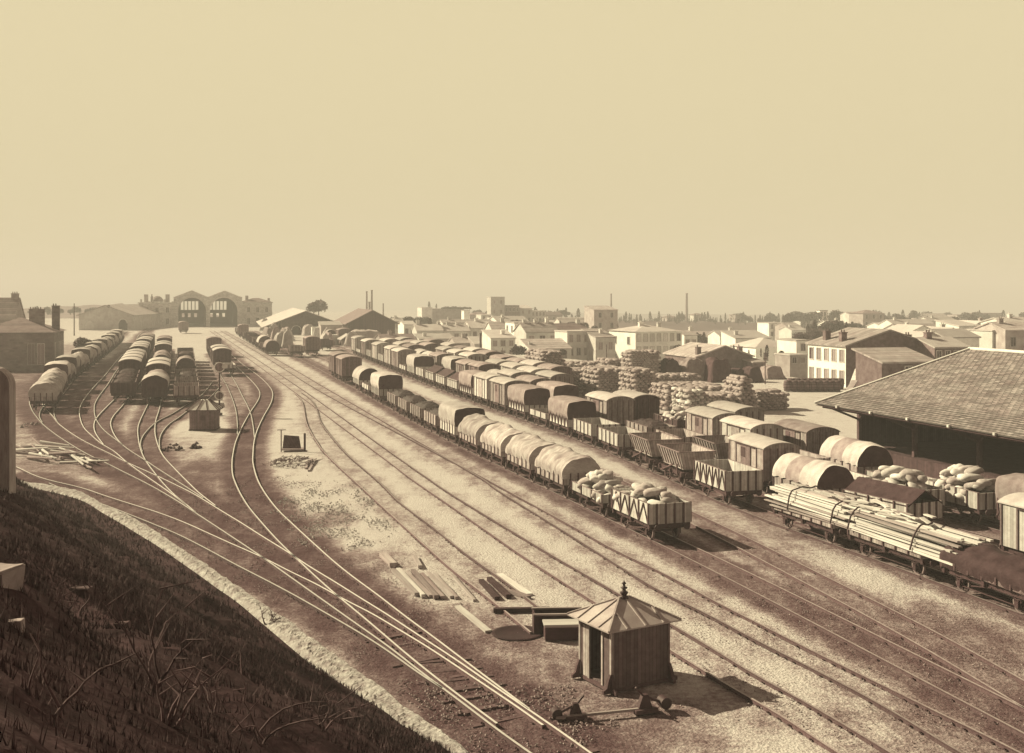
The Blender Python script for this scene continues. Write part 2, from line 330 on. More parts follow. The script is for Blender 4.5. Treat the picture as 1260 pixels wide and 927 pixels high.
def earth(v): c = tone(v); k = 1.0 if v > .25 else 1.02; return (c[0], c[1]*k, c[2], 1)
gm = bpy.data.materials.new('yard_earth'); gm.use_nodes = True
N, L = gm.node_tree.nodes, gm.node_tree.links
b = N['Principled BSDF']; b.inputs['Roughness'].default_value = .95; b.inputs['Specular IOR Level'].default_value = .05
tc = N.new('ShaderNodeTexCoord'); at_ = N.new('ShaderNodeAttribute'); at_.attribute_name = 'soil'
def nz(scale, det=6, rg=.6, vec=None):
    n = N.new('ShaderNodeTexNoise'); n.inputs['Scale'].default_value = scale; n.inputs['Detail'].default_value = det; n.inputs['Roughness'].default_value = rg
    L.new(vec or tc.outputs['Object'], n.inputs['Vector']); return n.outputs[0]
def mth(op, a, bb, c=None):
    q = N.new('ShaderNodeMath'); q.operation = op
    for i, x in enumerate((a, bb, c)):
        if x is None: continue
        if isinstance(x, (int, float)): q.inputs[i].default_value = x
        else: L.new(x, q.inputs[i])
    return q.outputs[0]
mpr = N.new('ShaderNodeMapping'); mpr.inputs['Rotation'].default_value = (0, 0, math.radians(-16)); mpr.inputs['Scale'].default_value = (1, .28, 1); L.new(tc.outputs['Object'], mpr.inputs[0])
big, midn, fine, grit, streak = nz(.07, 4), nz(.55, 6, .65), nz(4.5, 6, .7), nz(17, 3, .7), nz(.9, 6, .65, mpr.outputs[0])
s = mth('ADD', at_.outputs['Fac'], mth('MULTIPLY', mth('SUBTRACT', midn, .5), .8))
s = mth('ADD', s, mth('MULTIPLY', mth('SUBTRACT', streak, .5), .9))
s = mth('ADD', s, mth('MULTIPLY', mth('SUBTRACT', big, .5), .5))
s = mth('ADD', s, mth('MULTIPLY', mth('SUBTRACT', fine, .5), 1.15))
cr = N.new('ShaderNodeValToRGB'); L.new(s, cr.inputs[0]); e = cr.color_ramp.elements
e[0].position = 0; e[0].color = earth(.50); e[1].position = 1; e[1].color = earth(.075)
for p_, v_ in ((.18,.43),(.38,.28),(.60,.165),(.80,.108)):
    k = e.new(p_); k.color = earth(v_)
vo = N.new('ShaderNodeTexVoronoi'); vo.inputs['Scale'].default_value = 9; L.new(tc.outputs['Object'], vo.inputs['Vector'])
peb = mth('MULTIPLY_ADD', grit, 1.5, .26)
sc_ = N.new('ShaderNodeVectorMath'); sc_.operation = 'SCALE'; L.new(cr.outputs[0], sc_.inputs[0]); L.new(peb, sc_.inputs['Scale']); L.new(sc_.outputs[0], b.inputs['Base Color'])
bp = N.new('ShaderNodeBump'); bp.inputs['Strength'].default_value = .9; bp.inputs['Distance'].default_value = .10
L.new(mth('ADD', mth('MULTIPLY', fine, .7), mth('ADD', mth('MULTIPLY', vo.outputs[0], .35), mth('MULTIPLY', grit, .3))), bp.inputs['Height']); L.new(bp.outputs[0], b.inputs['Normal'])
go = fromnp('ground', np.stack([GX, GY, hz], -1).reshape(-1, 3), Q, gm, True, kind='structure')
a_ = go.data.attributes.new('soil', 'FLOAT', 'POINT'); a_.data.foreach_set('value', soil.astype(np.float32).ravel())

# ---------------------------------------------------------------- tracks
m_pol = mat('polished_glint_rail', .55, .1, 5, rough=.4, spec=.5); m_rust = mat('rusty_rail', .10, .3, 8); m_pol2 = mat('dull_rail', .30, .25, 3, rough=.5)  # left-yard rail tops get a paler colour standing in for sun glint
m_slp = mat('old_sleeper', .10, .4, 6, bump=.1); m_chair = mat('iron_chair', .075, .4, 8)
def rail(pts, parent, pz, up=.10):
    V = []; Fc = []; w = .042
    prof = [(-w, -.05), (-w*.55, up*.45), (-w, up*.62), (-w, up), (w, up), (w, up*.62), (w*.55, up*.45), (w, -.05)]
    n = len(pts); np_ = len(prof)
    for i, p in enumerate(pts):
        d = (pts[min(i+1, n-1)]-pts[max(i-1, 0)]).normalized(); sd = Vector((d.y, -d.x, 0))
        for a, z in prof: V.append((p.x+sd.x*a, p.y+sd.y*a, z))
    mb = MB()
    fs, ms = [], []
    for i in range(n-1):
        for k in range(np_-1): fs.append((i*np_+k, i*np_+k+1, (i+1)*np_+k+1, (i+1)*np_+k)); ms.append(0 if k == 3 else 1)
    fs.append(tuple(range(np_))); ms.append(1); fs.append(tuple((n-1)*np_+k for k in reversed(range(np_)))); ms.append(1)
    mb.v = V; mb.f = fs; mb.m = ms; mb.sm = [False]*len(fs)
    return mb.build('rail', [m_pol if pz else m_pol2, m_rust], parent)
for ra, rb, lab, s, w, pz in TRAILS:
    t = thing('railway_track', lab, 'track', (0,0,0), 0, 'tracks of the goods yard')
    rail(ra, t, pz); rail(rb, t, pz)
    sl = MB(); ch = MB(); rr = random.Random(len(ra)*7+1)
    for src, other in ((ra, rb), (rb, ra)):
        acc = 0
        for i in range(1, len(src)-1):
            acc += (src[i]-src[i-1]).length
            if acc < .5 or src[i].y > 210: continue
            acc = 0; p = src[i]; d = (src[i+1]-src[i-1]).normalized(); sd = Vector((d.y, -d.x, 0))
            if p.y < 120 and rr.random() < (.85 if not pz else .5):
                for sg in (-1, 1):
                    if rr.random() < .75:
                        q = p+sd*sg*.10; hh = .025+rr.random()*.035
                        ch.bar(q-d*.04+Vector((0,0,hh/2-.01)), q+d*.04+Vector((0,0,hh/2-.01)), .06, hh)
            if src is ra and p.y < 46 and i % 2 == 0 and pz:
                o = min(other, key=lambda q: (q-p).length) if i % 1 == 0 else None
                gd = (o-p)
                if 1.0 < gd.length < 2.0:
                    u = gd.normalized(); zz = rr.uniform(-.10, .004) if pz else rr.uniform(-.2, -.045)
                    if zz > -.055: sl.bar(p-u*.45+Vector((0,0,zz-.06)), o+u*.45+Vector((0,0,zz-.06)), .22, .14)
    if ch.v: ch.build('rail_chairs', m_chair, t, kind='stuff')
    if sl.v: sl.build('sleepers', m_slp, t, kind='stuff')

# ---------------------------------------------------------------- retaining wall and the bank above it
WH = 1.0
right_px = [(-60,566),(20,590),(60,596),(100,605),(126,620),(152,630.6),(167,638),(183,647),(196,656),(220,672),(239,684),(259,697),(282,714),(297.7,723),(310.6,733),(330,747),(351,760),(378,780),(430,816),(480,853),(508.6,874),(537,893),(562,910),(579,927),(640,975),(760,1070)]
left_px = [(-60,568),(20,593),(60,602),(100,613),(126,628),(152,643),(165,651),(180,660),(196,670),(216,684),(235,697),(252,709),(270,722),(284,731),(297,741),(316,757),(335,773),(360,794),(405,832),(445,870),(470,894),(492,916),(510,934),(525,950),(580,1003),(690,1105)]
RW = catmull([G(x, y, WH) for x, y in right_px], .5, 1); 
def resample(P, n):
    s = [0]
    for a, b2 in zip(P[:-1], P[1:]): s.append(s[-1]+(b2-a).length)
    out = []; j = 0
    for k in range(n):
        t = s[-1]*k/(n-1)
        while j < len(P)-2 and s[j+1] < t: j += 1
        out.append(P[j].lerp(P[j+1], (t-s[j])/max(1e-6, s[j+1]-s[j])))
    return out
LW = catmull([G(x, y, WH) for x, y in left_px], .5, 1)
nW = 1000; RW = resample(RW, nW); LW = resample(LW, nW)
V = []; nsec = 16
for i in range(nW):
    a, b2 = RW[i], LW[i]
    row = [(0, -.15), (0, WH*.5), (0, WH*.94), (.06, WH), (.15, WH), (.25, WH), (.35, WH), (.45, WH), (.55, WH), (.65, WH-.02), (.74, WH-.04), (.83, WH-.07), (.92, WH-.12), (1, WH-.2), (1.1, WH*.6), (1.14, -.2)]
    for k, (t, z) in enumerate(row):
        p = a.lerp(b2, t); n = noise.noise(Vector((p.x*1.1, p.y*1.1, z*2)))*.05+noise.noise(Vector((p.x*3.6, p.y*3.6, z*4)))*.055*(.4+1.6*t)+max(0, noise.noise(Vector((p.x*7, p.y*7, z*6))))*.07*(.3+1.7*t)
        dd = (a-b2).normalized() if (a-b2).length > 1e-4 else Vector((1,0,0))
        V.append((p.x+dd.x*n*1.2, p.y+dd.y*n*1.2, z+(n*.8 if z > .5 else 0)))
V = np.array(V)
ii = np.arange(nW*nsec).reshape(nW, nsec)
Fc = np.stack([ii[:-1,:-1], ii[:-1,1:], ii[1:,1:], ii[1:,:-1]], -1).reshape(-1, 4)
fromnp('retaining_wall', V, Fc, mat('rubble_wall', .43, .5, 3.5, bump=.8, rough=.95), False, label='long low rubble wall with a pale rough top curving along the foot of the dark bank', category='wall')

BD = Vector((-.82, -.57, 0))
bank_n = lambda x, y: noise.noise(Vector((x*.22, y*.22, 1)))*.45+noise.noise(Vector((x*.7, y*.7, 5)))*.22+noise.noise(Vector((x*2.3, y*2.3, 9)))*.09
def bank_z(x, y):
    d = ((x+1.1)*BD.x+(y-30.7)*BD.y)
    led = .35*math.tanh(math.sin(d*.9+noise.noise(Vector((x*.12, y*.12, 2)))*3)*2)
    amp = min(1, max(0, (d-.2)/2.5))
    return .85+.655*max(0, d)-.02*max(0, d-15)**2*.6+(bank_n(x, y)+led*.6)*amp
nb = 170; V = []
LX = LW[::2]+[LW[-1]+(LW[-1]-LW[-40]).normalized()*.45*k for k in range(1, 131)]
for i in range(nb*2):
    t = i/(nb*2-1); p = LX[min(len(LX)-1, int(t*(len(LX)-1)))]
    for k in range(nb):
        d = 30*(k/(nb-1))**1.25-.05
        q = p+BD*d; V.append((q.x, q.y, bank_z(q.x, q.y)-(.25 if k == 0 else 0)))
ii = np.arange(nb*2*nb).reshape(nb*2, nb)
Fc = np.stack([ii[:-1,:-1], ii[:-1,1:], ii[1:,1:], ii[1:,:-1]], -1).reshape(-1, 4)
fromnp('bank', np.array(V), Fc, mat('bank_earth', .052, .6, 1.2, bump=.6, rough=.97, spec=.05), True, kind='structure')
# ---------------------------------------------------------------- goods wagons (local x along the wagon, front buffers at x = 0, body runs to x = -L)
m_wood = mat('grey_planking', .34, .3, 3, pat='boards', p=.21, pv=.6, bump=.08)
m_woodp = mat('pale_planking', .52, .2, 3, pat='boards', p=.2, pv=.72, bump=.06)
m_woodd = mat('dark_planking', .085, .35, 3, pat='boards', p=.2, pv=.6, bump=.08)
m_woodt = mat('brown_planking', .19, .3, 3, pat='boards', p=.2, pv=.6, bump=.08)
m_tim = mat('frame_timber', .10, .35, 6); m_timp = mat('weathered_batten', .2, .3, 6)
m_iron = mat('wagon_iron', .06, .35, 8, rough=.6, spec=.3); m_tyre = mat('wheel_tyre', .22, .3, 6, rough=.5, spec=.4)
m_roof = mat('wagon_roof_canvas', .43, .22, 1.2, bump=.06); m_roofd = mat('sooty_roof', .27, .35, 1.0, bump=.06)
m_tarp = mat('pale_tarpaulin', .42, .25, 1.6, bump=.35, aniso=(1, .5, 1)); m_tarpg = mat('grey_tarpaulin', .27, .3, 1.8, bump=.4); m_tarpd = mat('dark_tarpaulin', .065, .4, 1.6, bump=.5)
m_straw = mat('straw_tarpaulin', .36, .4, 2.2, bump=.5, aniso=(1, .25, .6)); m_coal = mat('coal', .035, .5, 5, bump=.8, rough=.6, spec=.3); m_coke = mat('coke', .05, .6, 4, bump=.9)
m_floor = mat('wagon_floor', .16, .4, 3, pat='rows', p=.2)
m_sack = mat('sackcloth', .56, .25, 3, bump=.25); m_rope = mat('rope', .12, .3, 10)
W = 2.5

def wheel_mesh():
    mb = MB(); R = .46
    for a, b2, w_ in ((R, R-.07, .12),):
        n = 20
        for i in range(n):
            t0, t1 = 2*math.pi*i/n, 2*math.pi*(i+1)/n
            P = lambda r, t, y: (r*math.cos(t), y, r*math.sin(t)+R)
            q = [P(a,t0,-w_/2),P(a,t1,-w_/2),P(b2,t1,-w_/2),P(b2,t0,-w_/2),P(a,t0,w_/2),P(a,t1,w_/2),P(b2,t1,w_/2),P(b2,t0,w_/2)]
            mb.add(q, [(0,1,2,3),(7,6,5,4)], 1); mb.add(q, [(0,4,5,1),(2,6,7,3)], 1)
    for i in range(8):
        t = math.pi*i/4; mb.bar((0,0,R), (math.cos(t)*(R-.06), 0, R+math.sin(t)*(R-.06)), .06, .05)
    mb.cyl((0,-.16,R), (0,.16,R), .085, n=10)
    o = mb.build('wheel', [m_iron, m_tyre]); me = o.data; bpy.data.objects.remove(o); return me
WHEEL = wheel_mesh()
def mesh_of(mb, name, m):
    o = mb.build(name, m); me = o.data; bpy.data.objects.remove(o); return me
BUFFER = mesh_of(MB().cyl((0,0,0), (.29,0,0), .08, n=8).cyl((.28,0,0), (.34,0,0), .19, n=12), 'buffer', m_iron)
HOOK = mesh_of(MB().bar((0,0,0), (.3,0,-.1), .06).bar((.3,0,-.1), (.3,0,-.3), .05), 'coupling_hook', m_iron)
def chassis(t, L):
    mb = MB(); z0, z1 = .82, 1.1
    for sy in (-1, 1): mb.box(-L+.02, -.02, sy*1.0-.07, sy*1.0+.07, z0, z1)
    for x in (-.10, -L+.10, -L*.5): mb.box(x-.09, x+.09, -W/2+.02, W/2-.02, z0+.01, z1-.003)
    for sx in (-.9, -L+.9):                         # springs and axle guards
        for sy in (-1, 1):
            mb.bar((sx-.32, sy*.96, .80), (sx, sy*.96, .70), .07, .05); mb.bar((sx, sy*.96, .70), (sx+.32, sy*.96, .80), .07, .05)
            mb.box(sx-.11, sx+.11, sy*.96-.08, sy*.96+.08, .36, .64)
            mb.bar((sx-.2, sy*.92, .82), (sx-.12, sy*.92, .4), .05); mb.bar((sx+.2, sy*.92, .82), (sx+.12, sy*.92, .4), .05)
    for sy in (-1, 1): mb.bar((-.9, sy*.93, .42), (-L+.9, sy*.93, .42), .04)
    mb.bar((-L*.5-.9, -1.08, .62), (-L*.5+.4, -1.08, .86), .05)   # brake lever
    mb.build('underframe', m_iron, t)
    for sx in (-.9, -L+.9):
        ax = MB().cyl((sx, -.7, .56), (sx, .7, .56), .06).build('axle', m_iron, t)
        for sy in (-1, 1):
            o = link('wheel', WHEEL, t); o.location = (sx, sy*.76, .10)
    for sx, a in ((0, 0), (-L, math.pi)):
        for sy in (-.87, .87): o = link('buffer', BUFFER, t); o.location = (sx, sy, .97); o.rotation_euler = (0, 0, a)
        o = link('coupling_hook', HOOK, t); o.location = (sx, 0, .95); o.rotation_euler = (0, 0, a)
def arc(h, e=.1, n=10, w=W):                      # roof outline across: from -w/2-e to +w/2+e, rise h
    return [((w/2+e)*math.sin(a)/math.sin(1.0), h*(math.cos(a)-math.cos(1.0))/(1-math.cos(1.0))) for a in np.linspace(-1, 1, n+1)]
def arched(t, L, z, h, m, name='roof', e=.1, ex=.12, th=.07):
    mb = MB(); P = arc(h, e); outl = [(y, z+k) for y, k in P]+[(y, z+k-th) for y, k in reversed(P)]
    mb.prism(outl, -L-ex, ex, ax='x', smooth=False); o = mb.build(name, m, t)
    return o
def ends(mb, L, z0, z1, h=0):
    P = [(-W/2, z0), (W/2, z0)]+[(y*W/(W+.2), z1+k) for y, k in reversed(arc(h))] if h else [(-W/2, z0), (W/2, z0), (W/2, z1), (-W/2, z1)]
    return P
def battens(mb, L, z0, z1, n=6, cross=False, mi=1):
    xs = [-L+.06+(L-.12)*i/(n-1) for i in range(n)]
    for x in xs:
        for sy in (-1, 1): mb.box(x-.05, x+.05, sy*(W/2)-(.0 if sy > 0 else .06), sy*(W/2)+(.06 if sy > 0 else .0), z0+.01, z1-.01, mi)
    if cross:
        for a, b2 in zip(xs[:-1], xs[1:]):
            for sy in (-1, 1):
                mb.bar((a+.04, sy*(W/2+.025), z0+.06), ((a+b2)/2, sy*(W/2+.025), z1-.06), .07, .045, mi); mb.bar(((a+b2)/2, sy*(W/2+.028), z1-.06), (b2-.04, sy*(W/2+.028), z0+.06), .07, .045, mi)
    for y in (-.8, -.27, .27, .8):
        for x0, x1 in ((0, .06), (-L-.06, -L)): mb.box(x0, x1, y-.05, y+.05, z0+.01, z1-.01, mi)
    return mb

def box_wagon(name, label, L=5.4, mb_=None, roof=None, hh=2.15, door=True, slot=True):
    t = thing(name, label, 'wagon'); z0 = 1.1; z1 = z0+hh
    mb = MB(); mb.prism(ends(mb, L, z0, z1, .36), -L, 0, ax='x'); battens(mb, L, z0, z1, 6); mb.build('body', [mb_, m_timp if mb_ is not m_woodd else m_tim], t)
    arched(t, L, z1+.02, .36, roof)
    if door:
        for sy in (-1, 1):
            d = MB().box(-L*.5-.78, -L*.5+.78, sy*W/2-.04*(sy < 0)-.03*(sy < 0), sy*W/2+.07*(sy > 0), z0+.08, z1-.18).build('door', m_woodt if mb_ is not m_woodp else m_wood, t)
            if slot: MB().box(-L*.5-.70, -L*.5-.02, sy*(W/2+.085)-.012, sy*(W/2+.085)+.012, z1-.95, z1-.3).build('hatch', m_tim, d)
        for sy in (-1, 1): MB().bar((-L*.5-1.6, sy*(W/2+.1), z1-.12), (-L*.5+1.6, sy*(W/2+.1), z1-.12), .05).build('door_rail', m_iron, t)
    chassis(t, L); return t
def sides(t, L, z0, hh, m, n=6, bm=None, cross=False, th=.07, flare=0):
    mb = MB(); z1 = z0+hh; f = flare
    for sy in (-1, 1):
        a, c = sy*W/2, sy*(W/2-th)
        mb.prism([(a, z0), (c, z0), (c+sy*f, z1), (a+sy*f, z1)], -L, 0, ax='x')
    for x0, x1 in ((-th, 0), (-L, -L+th)): mb.prism([(-W/2+th, z0), (W/2-th, z0), (W/2-th+f, z1), (-W/2+th-f, z1)], x0, x1, ax='x')
    battens(mb, L, z0, z1+.03, n, cross); mb.build('sides', [m, bm or m_tim], t)
    MB().box(-L+th, -th, -W/2+th, W/2-th, z0-.02, z0+.05).build('floor', m_floor, t)
def open_wagon(name, label, L=5.2, m=None, hh=.95, cross=False, n=6, bm=None, rail_=True):
    t = thing(name, label, 'wagon'); sides(t, L, 1.1, hh, m, n, bm, cross)
    if rail_:
        mb = MB()
        for sy in (-1, 1): mb.box(-L, 0, sy*W/2-.075*(sy > 0)-.0, sy*W/2+.075*(sy < 0), 1.1+hh, 1.13+hh)
        mb.build('top_rail', m_timp, t)
    chassis(t, L); return t
def tarp_cover(t, L, z, hh, top, m, seed=1, drop_=.35, bulge=.06, crump=1.0, name='tarpaulin', patch=None, roundtop=False, x_a=0.0, x_b=None):
    """a sheet hung over a load: section swept along the wagon with sagging folds"""
    mb = MB(); r_ = random.Random(seed); nx, ny = 26, 26; x_b = -L if x_b is None else x_b
    V, Fs, Ms = [], [], []
    for i in range(nx+1):
        x = x_a+.05+(x_b-x_a-.1)*i/nx; e = 1-abs(2*i/nx-1)**9
        for j in range(ny+1):
            u = 2*j/ny-1
            if roundtop: a = u*math.pi/2*1.05; y = (W/2+.06)*math.sin(a); zz = z+hh*max(math.cos(a), -.18) if abs(a) > 1e-6 else z+hh
            else:
                s_ = abs(u)
                if s_ < .62: y = u/.62*(W/2-.03); zz = z+hh+top*(1-(s_/.62)**2)
                else: k = (s_-.62)/.38; y = math.copysign(W/2+.02+bulge*math.sin(k*math.pi), u); zz = z+hh-k*(hh+drop_)
            n = noise.noise(Vector((x*.9, y*1.3+seed*7, zz*1.1)))*.10+noise.noise(Vector((x*3.1, y*2+seed, zz*.7)))*.045
            edge = .05*math.sin(x*7+seed) if abs(u) > .97 else 0
            wr = noise.noise(Vector((x*5.5, seed*3, zz*.35)))*.05*(abs(u) > .5)
            n *= crump; V.append((x, y*(1+n*.35)+math.copysign(wr, y), zz+n*(.8 if abs(u) < .6 else .3)+edge-(1-e)*.08))
    for i in range(nx):
        for j in range(ny):
            Fs.append((i*(ny+1)+j, i*(ny+1)+j+1, (i+1)*(ny+1)+j+1, (i+1)*(ny+1)+j)); fx = i/nx
            Ms.append(1 if patch and patch[0] < fx < patch[1] else 0)
    for i in (0, nx): Fs.append(tuple(range(i*(ny+1), (i+1)*(ny+1)))); Ms.append(2)
    mb.v = V; mb.f = Fs; mb.m = Ms; mb.sm = [True]*(nx*ny)+[False]*2
    return mb.build(name, [m, m_tarpg if patch else m, m_straw if m is m_straw else m_tarpd], t)
def tarp_wagon(name, label, L=5.4, m=None, tm=None, hh=1.05, th=1.1, seed=1, top=.22, cross=False):
    t = thing(name, label, 'wagon'); sides(t, L, 1.1, hh, m, 7, None, cross)
    tarp_cover(t, L, 1.1+hh, th, top, tm, seed, .28, crump=2.6 if tm in (m_tarpd, m_straw) else 1.0); chassis(t, L); return t
def round_wagon(name, label, L=5.2, m=None, tm=None, hh=.8, seed=1, patch=None):
    t = thing(name, label, 'wagon'); sides(t, L, 1.1, hh, m, 6)
    tarp_cover(t, L, 1.1+hh-.05, 1.32, 0, tm, seed, patch=patch, roundtop=True); chassis(t, L); return t
def lump_heap(name, x0, x1, z, hh, m, parent, seed=1, wv=W-.2):
    mb = MB(); nx, ny = 24, 12; V = []
    for i in range(nx+1):
        for j in range(ny+1):
            u, v = 2*i/nx-1, 2*j/ny-1; x = x0+(x1-x0)*i/nx; y = v*wv/2
            h_ = hh*(1-abs(u)**4)*(1-abs(v)**3)+noise.noise(Vector((x*2.2, y*2.2, seed)))*.14*(1-u**8)*(1-v**8)
            V.append((x, y, z+h_))
    mb.add(V, [(i*(ny+1)+j, (i+1)*(ny+1)+j, (i+1)*(ny+1)+j+1, i*(ny+1)+j+1) for i in range(nx) for j in range(ny)], 0, False)
    return mb.build(name, m, parent)
def coal_wagon(name, label, m=None, L=5.2, hm=None, hh=.9):
    t = open_wagon(name, label, L, m, hh); lump_heap('coal_load', -L+.08, -.08, 1.1+hh-.25, .55, hm or m_coal, t, 3, W-.15); return t
def tent_wagon(name, label, m=None, L=5.2):        # dark sheet hung over a ridge pole on low pale sides
    t = open_wagon(name, label, L, m, .95)
    mb = MB(); P = [(-W/2-.03, 1.95), (0, 2.75), (W/2+.03, 1.95), (W/2, 1.88), (0, 2.66), (-W/2, 1.88)]
    mb.prism(P, -L-.02, .02, ax='x'); mb.build('sheet', m_tarpd, t); return t
def tipper(name, label, L=4.6):
    t = thing(name, label, 'tip wagon'); z0 = 1.35; hh = 1.15; f = .38
    mb = MB()
    for sy in (-1, 1): mb.prism([(sy*.95, z0), (sy*.88, z0), (sy*(.88+f), z0+hh), (sy*(.95+f), z0+hh)], -L+.35, -.35, ax='x')
    for x0, x1, d in ((-.42, -.35, .35), (-L+.35, -L+.42, -.35)):
        mb.add([(x0,-.95,z0),(x0,.95,z0),(x0+d,.95+f,z0+hh),(x0+d,-.95-f,z0+hh),(x1,-.95,z0),(x1,.95,z0),(x1+d,.95+f,z0+hh),(x1+d,-.95-f,z0+hh)], [(0,1,2,3),(7,6,5,4),(0,4,5,1),(1,5,6,2),(2,6,7,3),(3,7,4,0)])
    mb.box(-L+.36, -.36, -.94, .94, z0-.08, z0); bt = mb; n = 8
    for i in range(n):
        x = -L+.5+(L-1.0)*i/(n-1)
        for sy in (-1, 1): bt.bar((x, sy*.985, z0+.02), (x, sy*(.985+f), z0+hh-.02), .07, .05, 1)
    for sy in (-1, 1): bt.bar((-L+.1, sy*(.95+f), z0+hh+.02), (-.1, sy*(.95+f), z0+hh+.02), .1, .06, 1)
    for sx in (-.1, -L+.1): bt.bar((sx, -1.3, z0+hh+.02), (sx, 1.3, z0+hh+.02), .1, .06, 1)
    mb.build('hopper', [m_wood, m_timp], t)
    lv = MB(); lv.bar((-L+.4, -1.15, .75), (-L*.35, -1.22, 1.5), .09); lv.bar((-.9, -1.15, .8), (-.9, -1.2, 1.6), .1)
    lv.build('brake_lever', m_tim, t); chassis(t, L); return t

# one prototype of each kind; the first wagon placed is the prototype itself
PROTO = {}
def proto(kind):
    mk = {
     'box': lambda: box_wagon('box_wagon', '', 5.6, m_wood, m_roof), 'boxp': lambda: box_wagon('box_wagon', '', 5.6, m_woodp, m_roof, slot=False),
     'boxd': lambda: box_wagon('box_wagon', '', 5.4, m_woodt, m_roofd), 'boxs': lambda: box_wagon('box_wagon', '', 5.4, m_wood, m_roofd, 2.0),
     'boxk': lambda: box_wagon('box_wagon', '', 5.4, m_woodd, m_roof, 2.0),
     'tarp': lambda: tarp_wagon('sheeted_wagon', '', 5.5, m_woodp, m_tarp, seed=2), 'tarpg': lambda: tarp_wagon('sheeted_wagon', '', 5.5, m_woodp, m_tarpg, seed=5, cross=True),
     'tarps': lambda: tarp_wagon('sheeted_wagon', '', 5.5, m_wood, m_straw, .75, .45, 9, .75), 'tarpk': lambda: tarp_wagon('sheeted_wagon', '', 5.5, m_woodd, m_tarp, .9, .7, 11, .45),
     'dark': lambda: tarp_wagon('sheeted_wagon', '', 5.5, m_woodt, m_tarpd, .3, .42, 13, .4),
     'round': lambda: round_wagon('round_topped_wagon', '', 5.4, m_wood, m_tarp, seed=3, patch=(.36, .66)), 'roundp': lambda: round_wagon('round_topped_wagon', '', 5.2, m_woodp, m_tarp, seed=6),
     'roundk': lambda: round_wagon('round_topped_wagon', '', 5.2, m_woodd, m_tarpg, .6, seed=8),
     'open': lambda: open_wagon('open_wagon', '', 5.2, m_woodp, .95), 'openw': lambda: open_wagon('open_wagon', '', 5.2, m_wood, .95), 'opend': lambda: open_wagon('open_wagon', '', 5.4, m_woodd, 1.15),
     'low': lambda: open_wagon('low_sided_wagon', '', 5.2, m_woodp, .5, n=4), 'lat': lambda: open_wagon('lattice_sided_wagon', '', 5.0, m_woodp, 1.25, True, 6),
     'latp': lambda: open_wagon('lattice_sided_wagon', '', 5.2, m_woodp, 1.1, True, 5),
     'coal': lambda: coal_wagon('coal_wagon', '', m_wood), 'coald': lambda: coal_wagon('coal_wagon', '', m_woodd, 5.4, m_coke, 1.1), 'tent': lambda: tent_wagon('sheeted_wagon', '', m_woodp),
     'tip': lambda: tipper('tip_wagon', ''), 'flat': lambda: open_wagon('flat_wagon', '', 6.0, m_wood, .22, n=7, rail_=False)}
    return mk[kind]()
def wagon(kind, loc, rz, label, group, s=1.0):
    if kind not in PROTO:
        t = proto(kind); PROTO[kind] = t; t.location = loc; t.rotation_euler = (0, 0, rz); t.scale = (s, s, s); t['label'] = label; t['group'] = group; return t
    return dup(PROTO[kind], loc, rz, label, group, s)
LEN = {'flat': 6.0, 'low': 5.2, 'tip': 4.6, 'lat': 5.0, 'box': 5.6, 'boxp': 5.6}
class Row:
    def __init__(s, pts): s.p = catmull(pts, 1.0, 10)
    def near(s, z):                                # point and heading (towards the camera) where the row is z metres away
        i = min(range(1, len(s.p)-1), key=lambda k: abs(s.p[k].y-z)); a, b2 = s.p[i-1], s.p[i+1]
        d = (a-b2) if a.y < b2.y else (b2-a); p = s.p[i]
        if abs(d.y) > 1e-6: p = p+d*((z-p.y)/d.y)
        return p, d.normalized()
    def put(s, kind, z, label, group, sc=1.0):
        L = LEN.get(kind, 5.4)*sc; p, d = s.near(z); q, _ = s.near(z+L*.9); d = (p-q).normalized()
        return wagon(kind, (p.x, p.y, .0), math.atan2(d.y, d.x), label, group, sc)
DESC = {'box':'grey van with pale roof','boxp':'pale van with pale roof','boxd':'brown van with sooty roof','boxs':'grey van with sooty roof','boxk':'dark van with pale roof',
 'tarp':'wagon under pale bulging tarpaulin','tarpg':'cross-braced wagon under grey tarpaulin','tarps':'wagon under high straw-pale sheet','tarpk':'dark wagon under pale sheet','dark':'wagon wrapped in sagging dark tarpaulin',
 'round':'half-round cover with dark band','roundp':'pale half-round wagon','roundk':'dark half-round wagon','open':'pale open wagon','openw':'grey open wagon','opend':'dark open wagon',
 'low':'low-sided pale wagon','lat':'tall lattice-sided open wagon','latp':'pale lattice-sided open wagon','coal':'grey wagon filled with coal','coald':'dark wagon heaped with coke','tent':'wagon under dark ridged sheet','tip':'flared timber tip wagon','flat':'flat wagon under the long timbers'}
def place_row(row, items, where, group, sc=None):
    out = []
    for i, (kind, z) in enumerate(items):
        s_ = sc(z) if sc else 1.0
        out.append(row.put(kind, z, f"{DESC[kind]}, {ORD[i]} of the {where}", group, s_))
    return out
sc_far = lambda z: 1.0+.22*min(1, max(0, (z-70)/130))

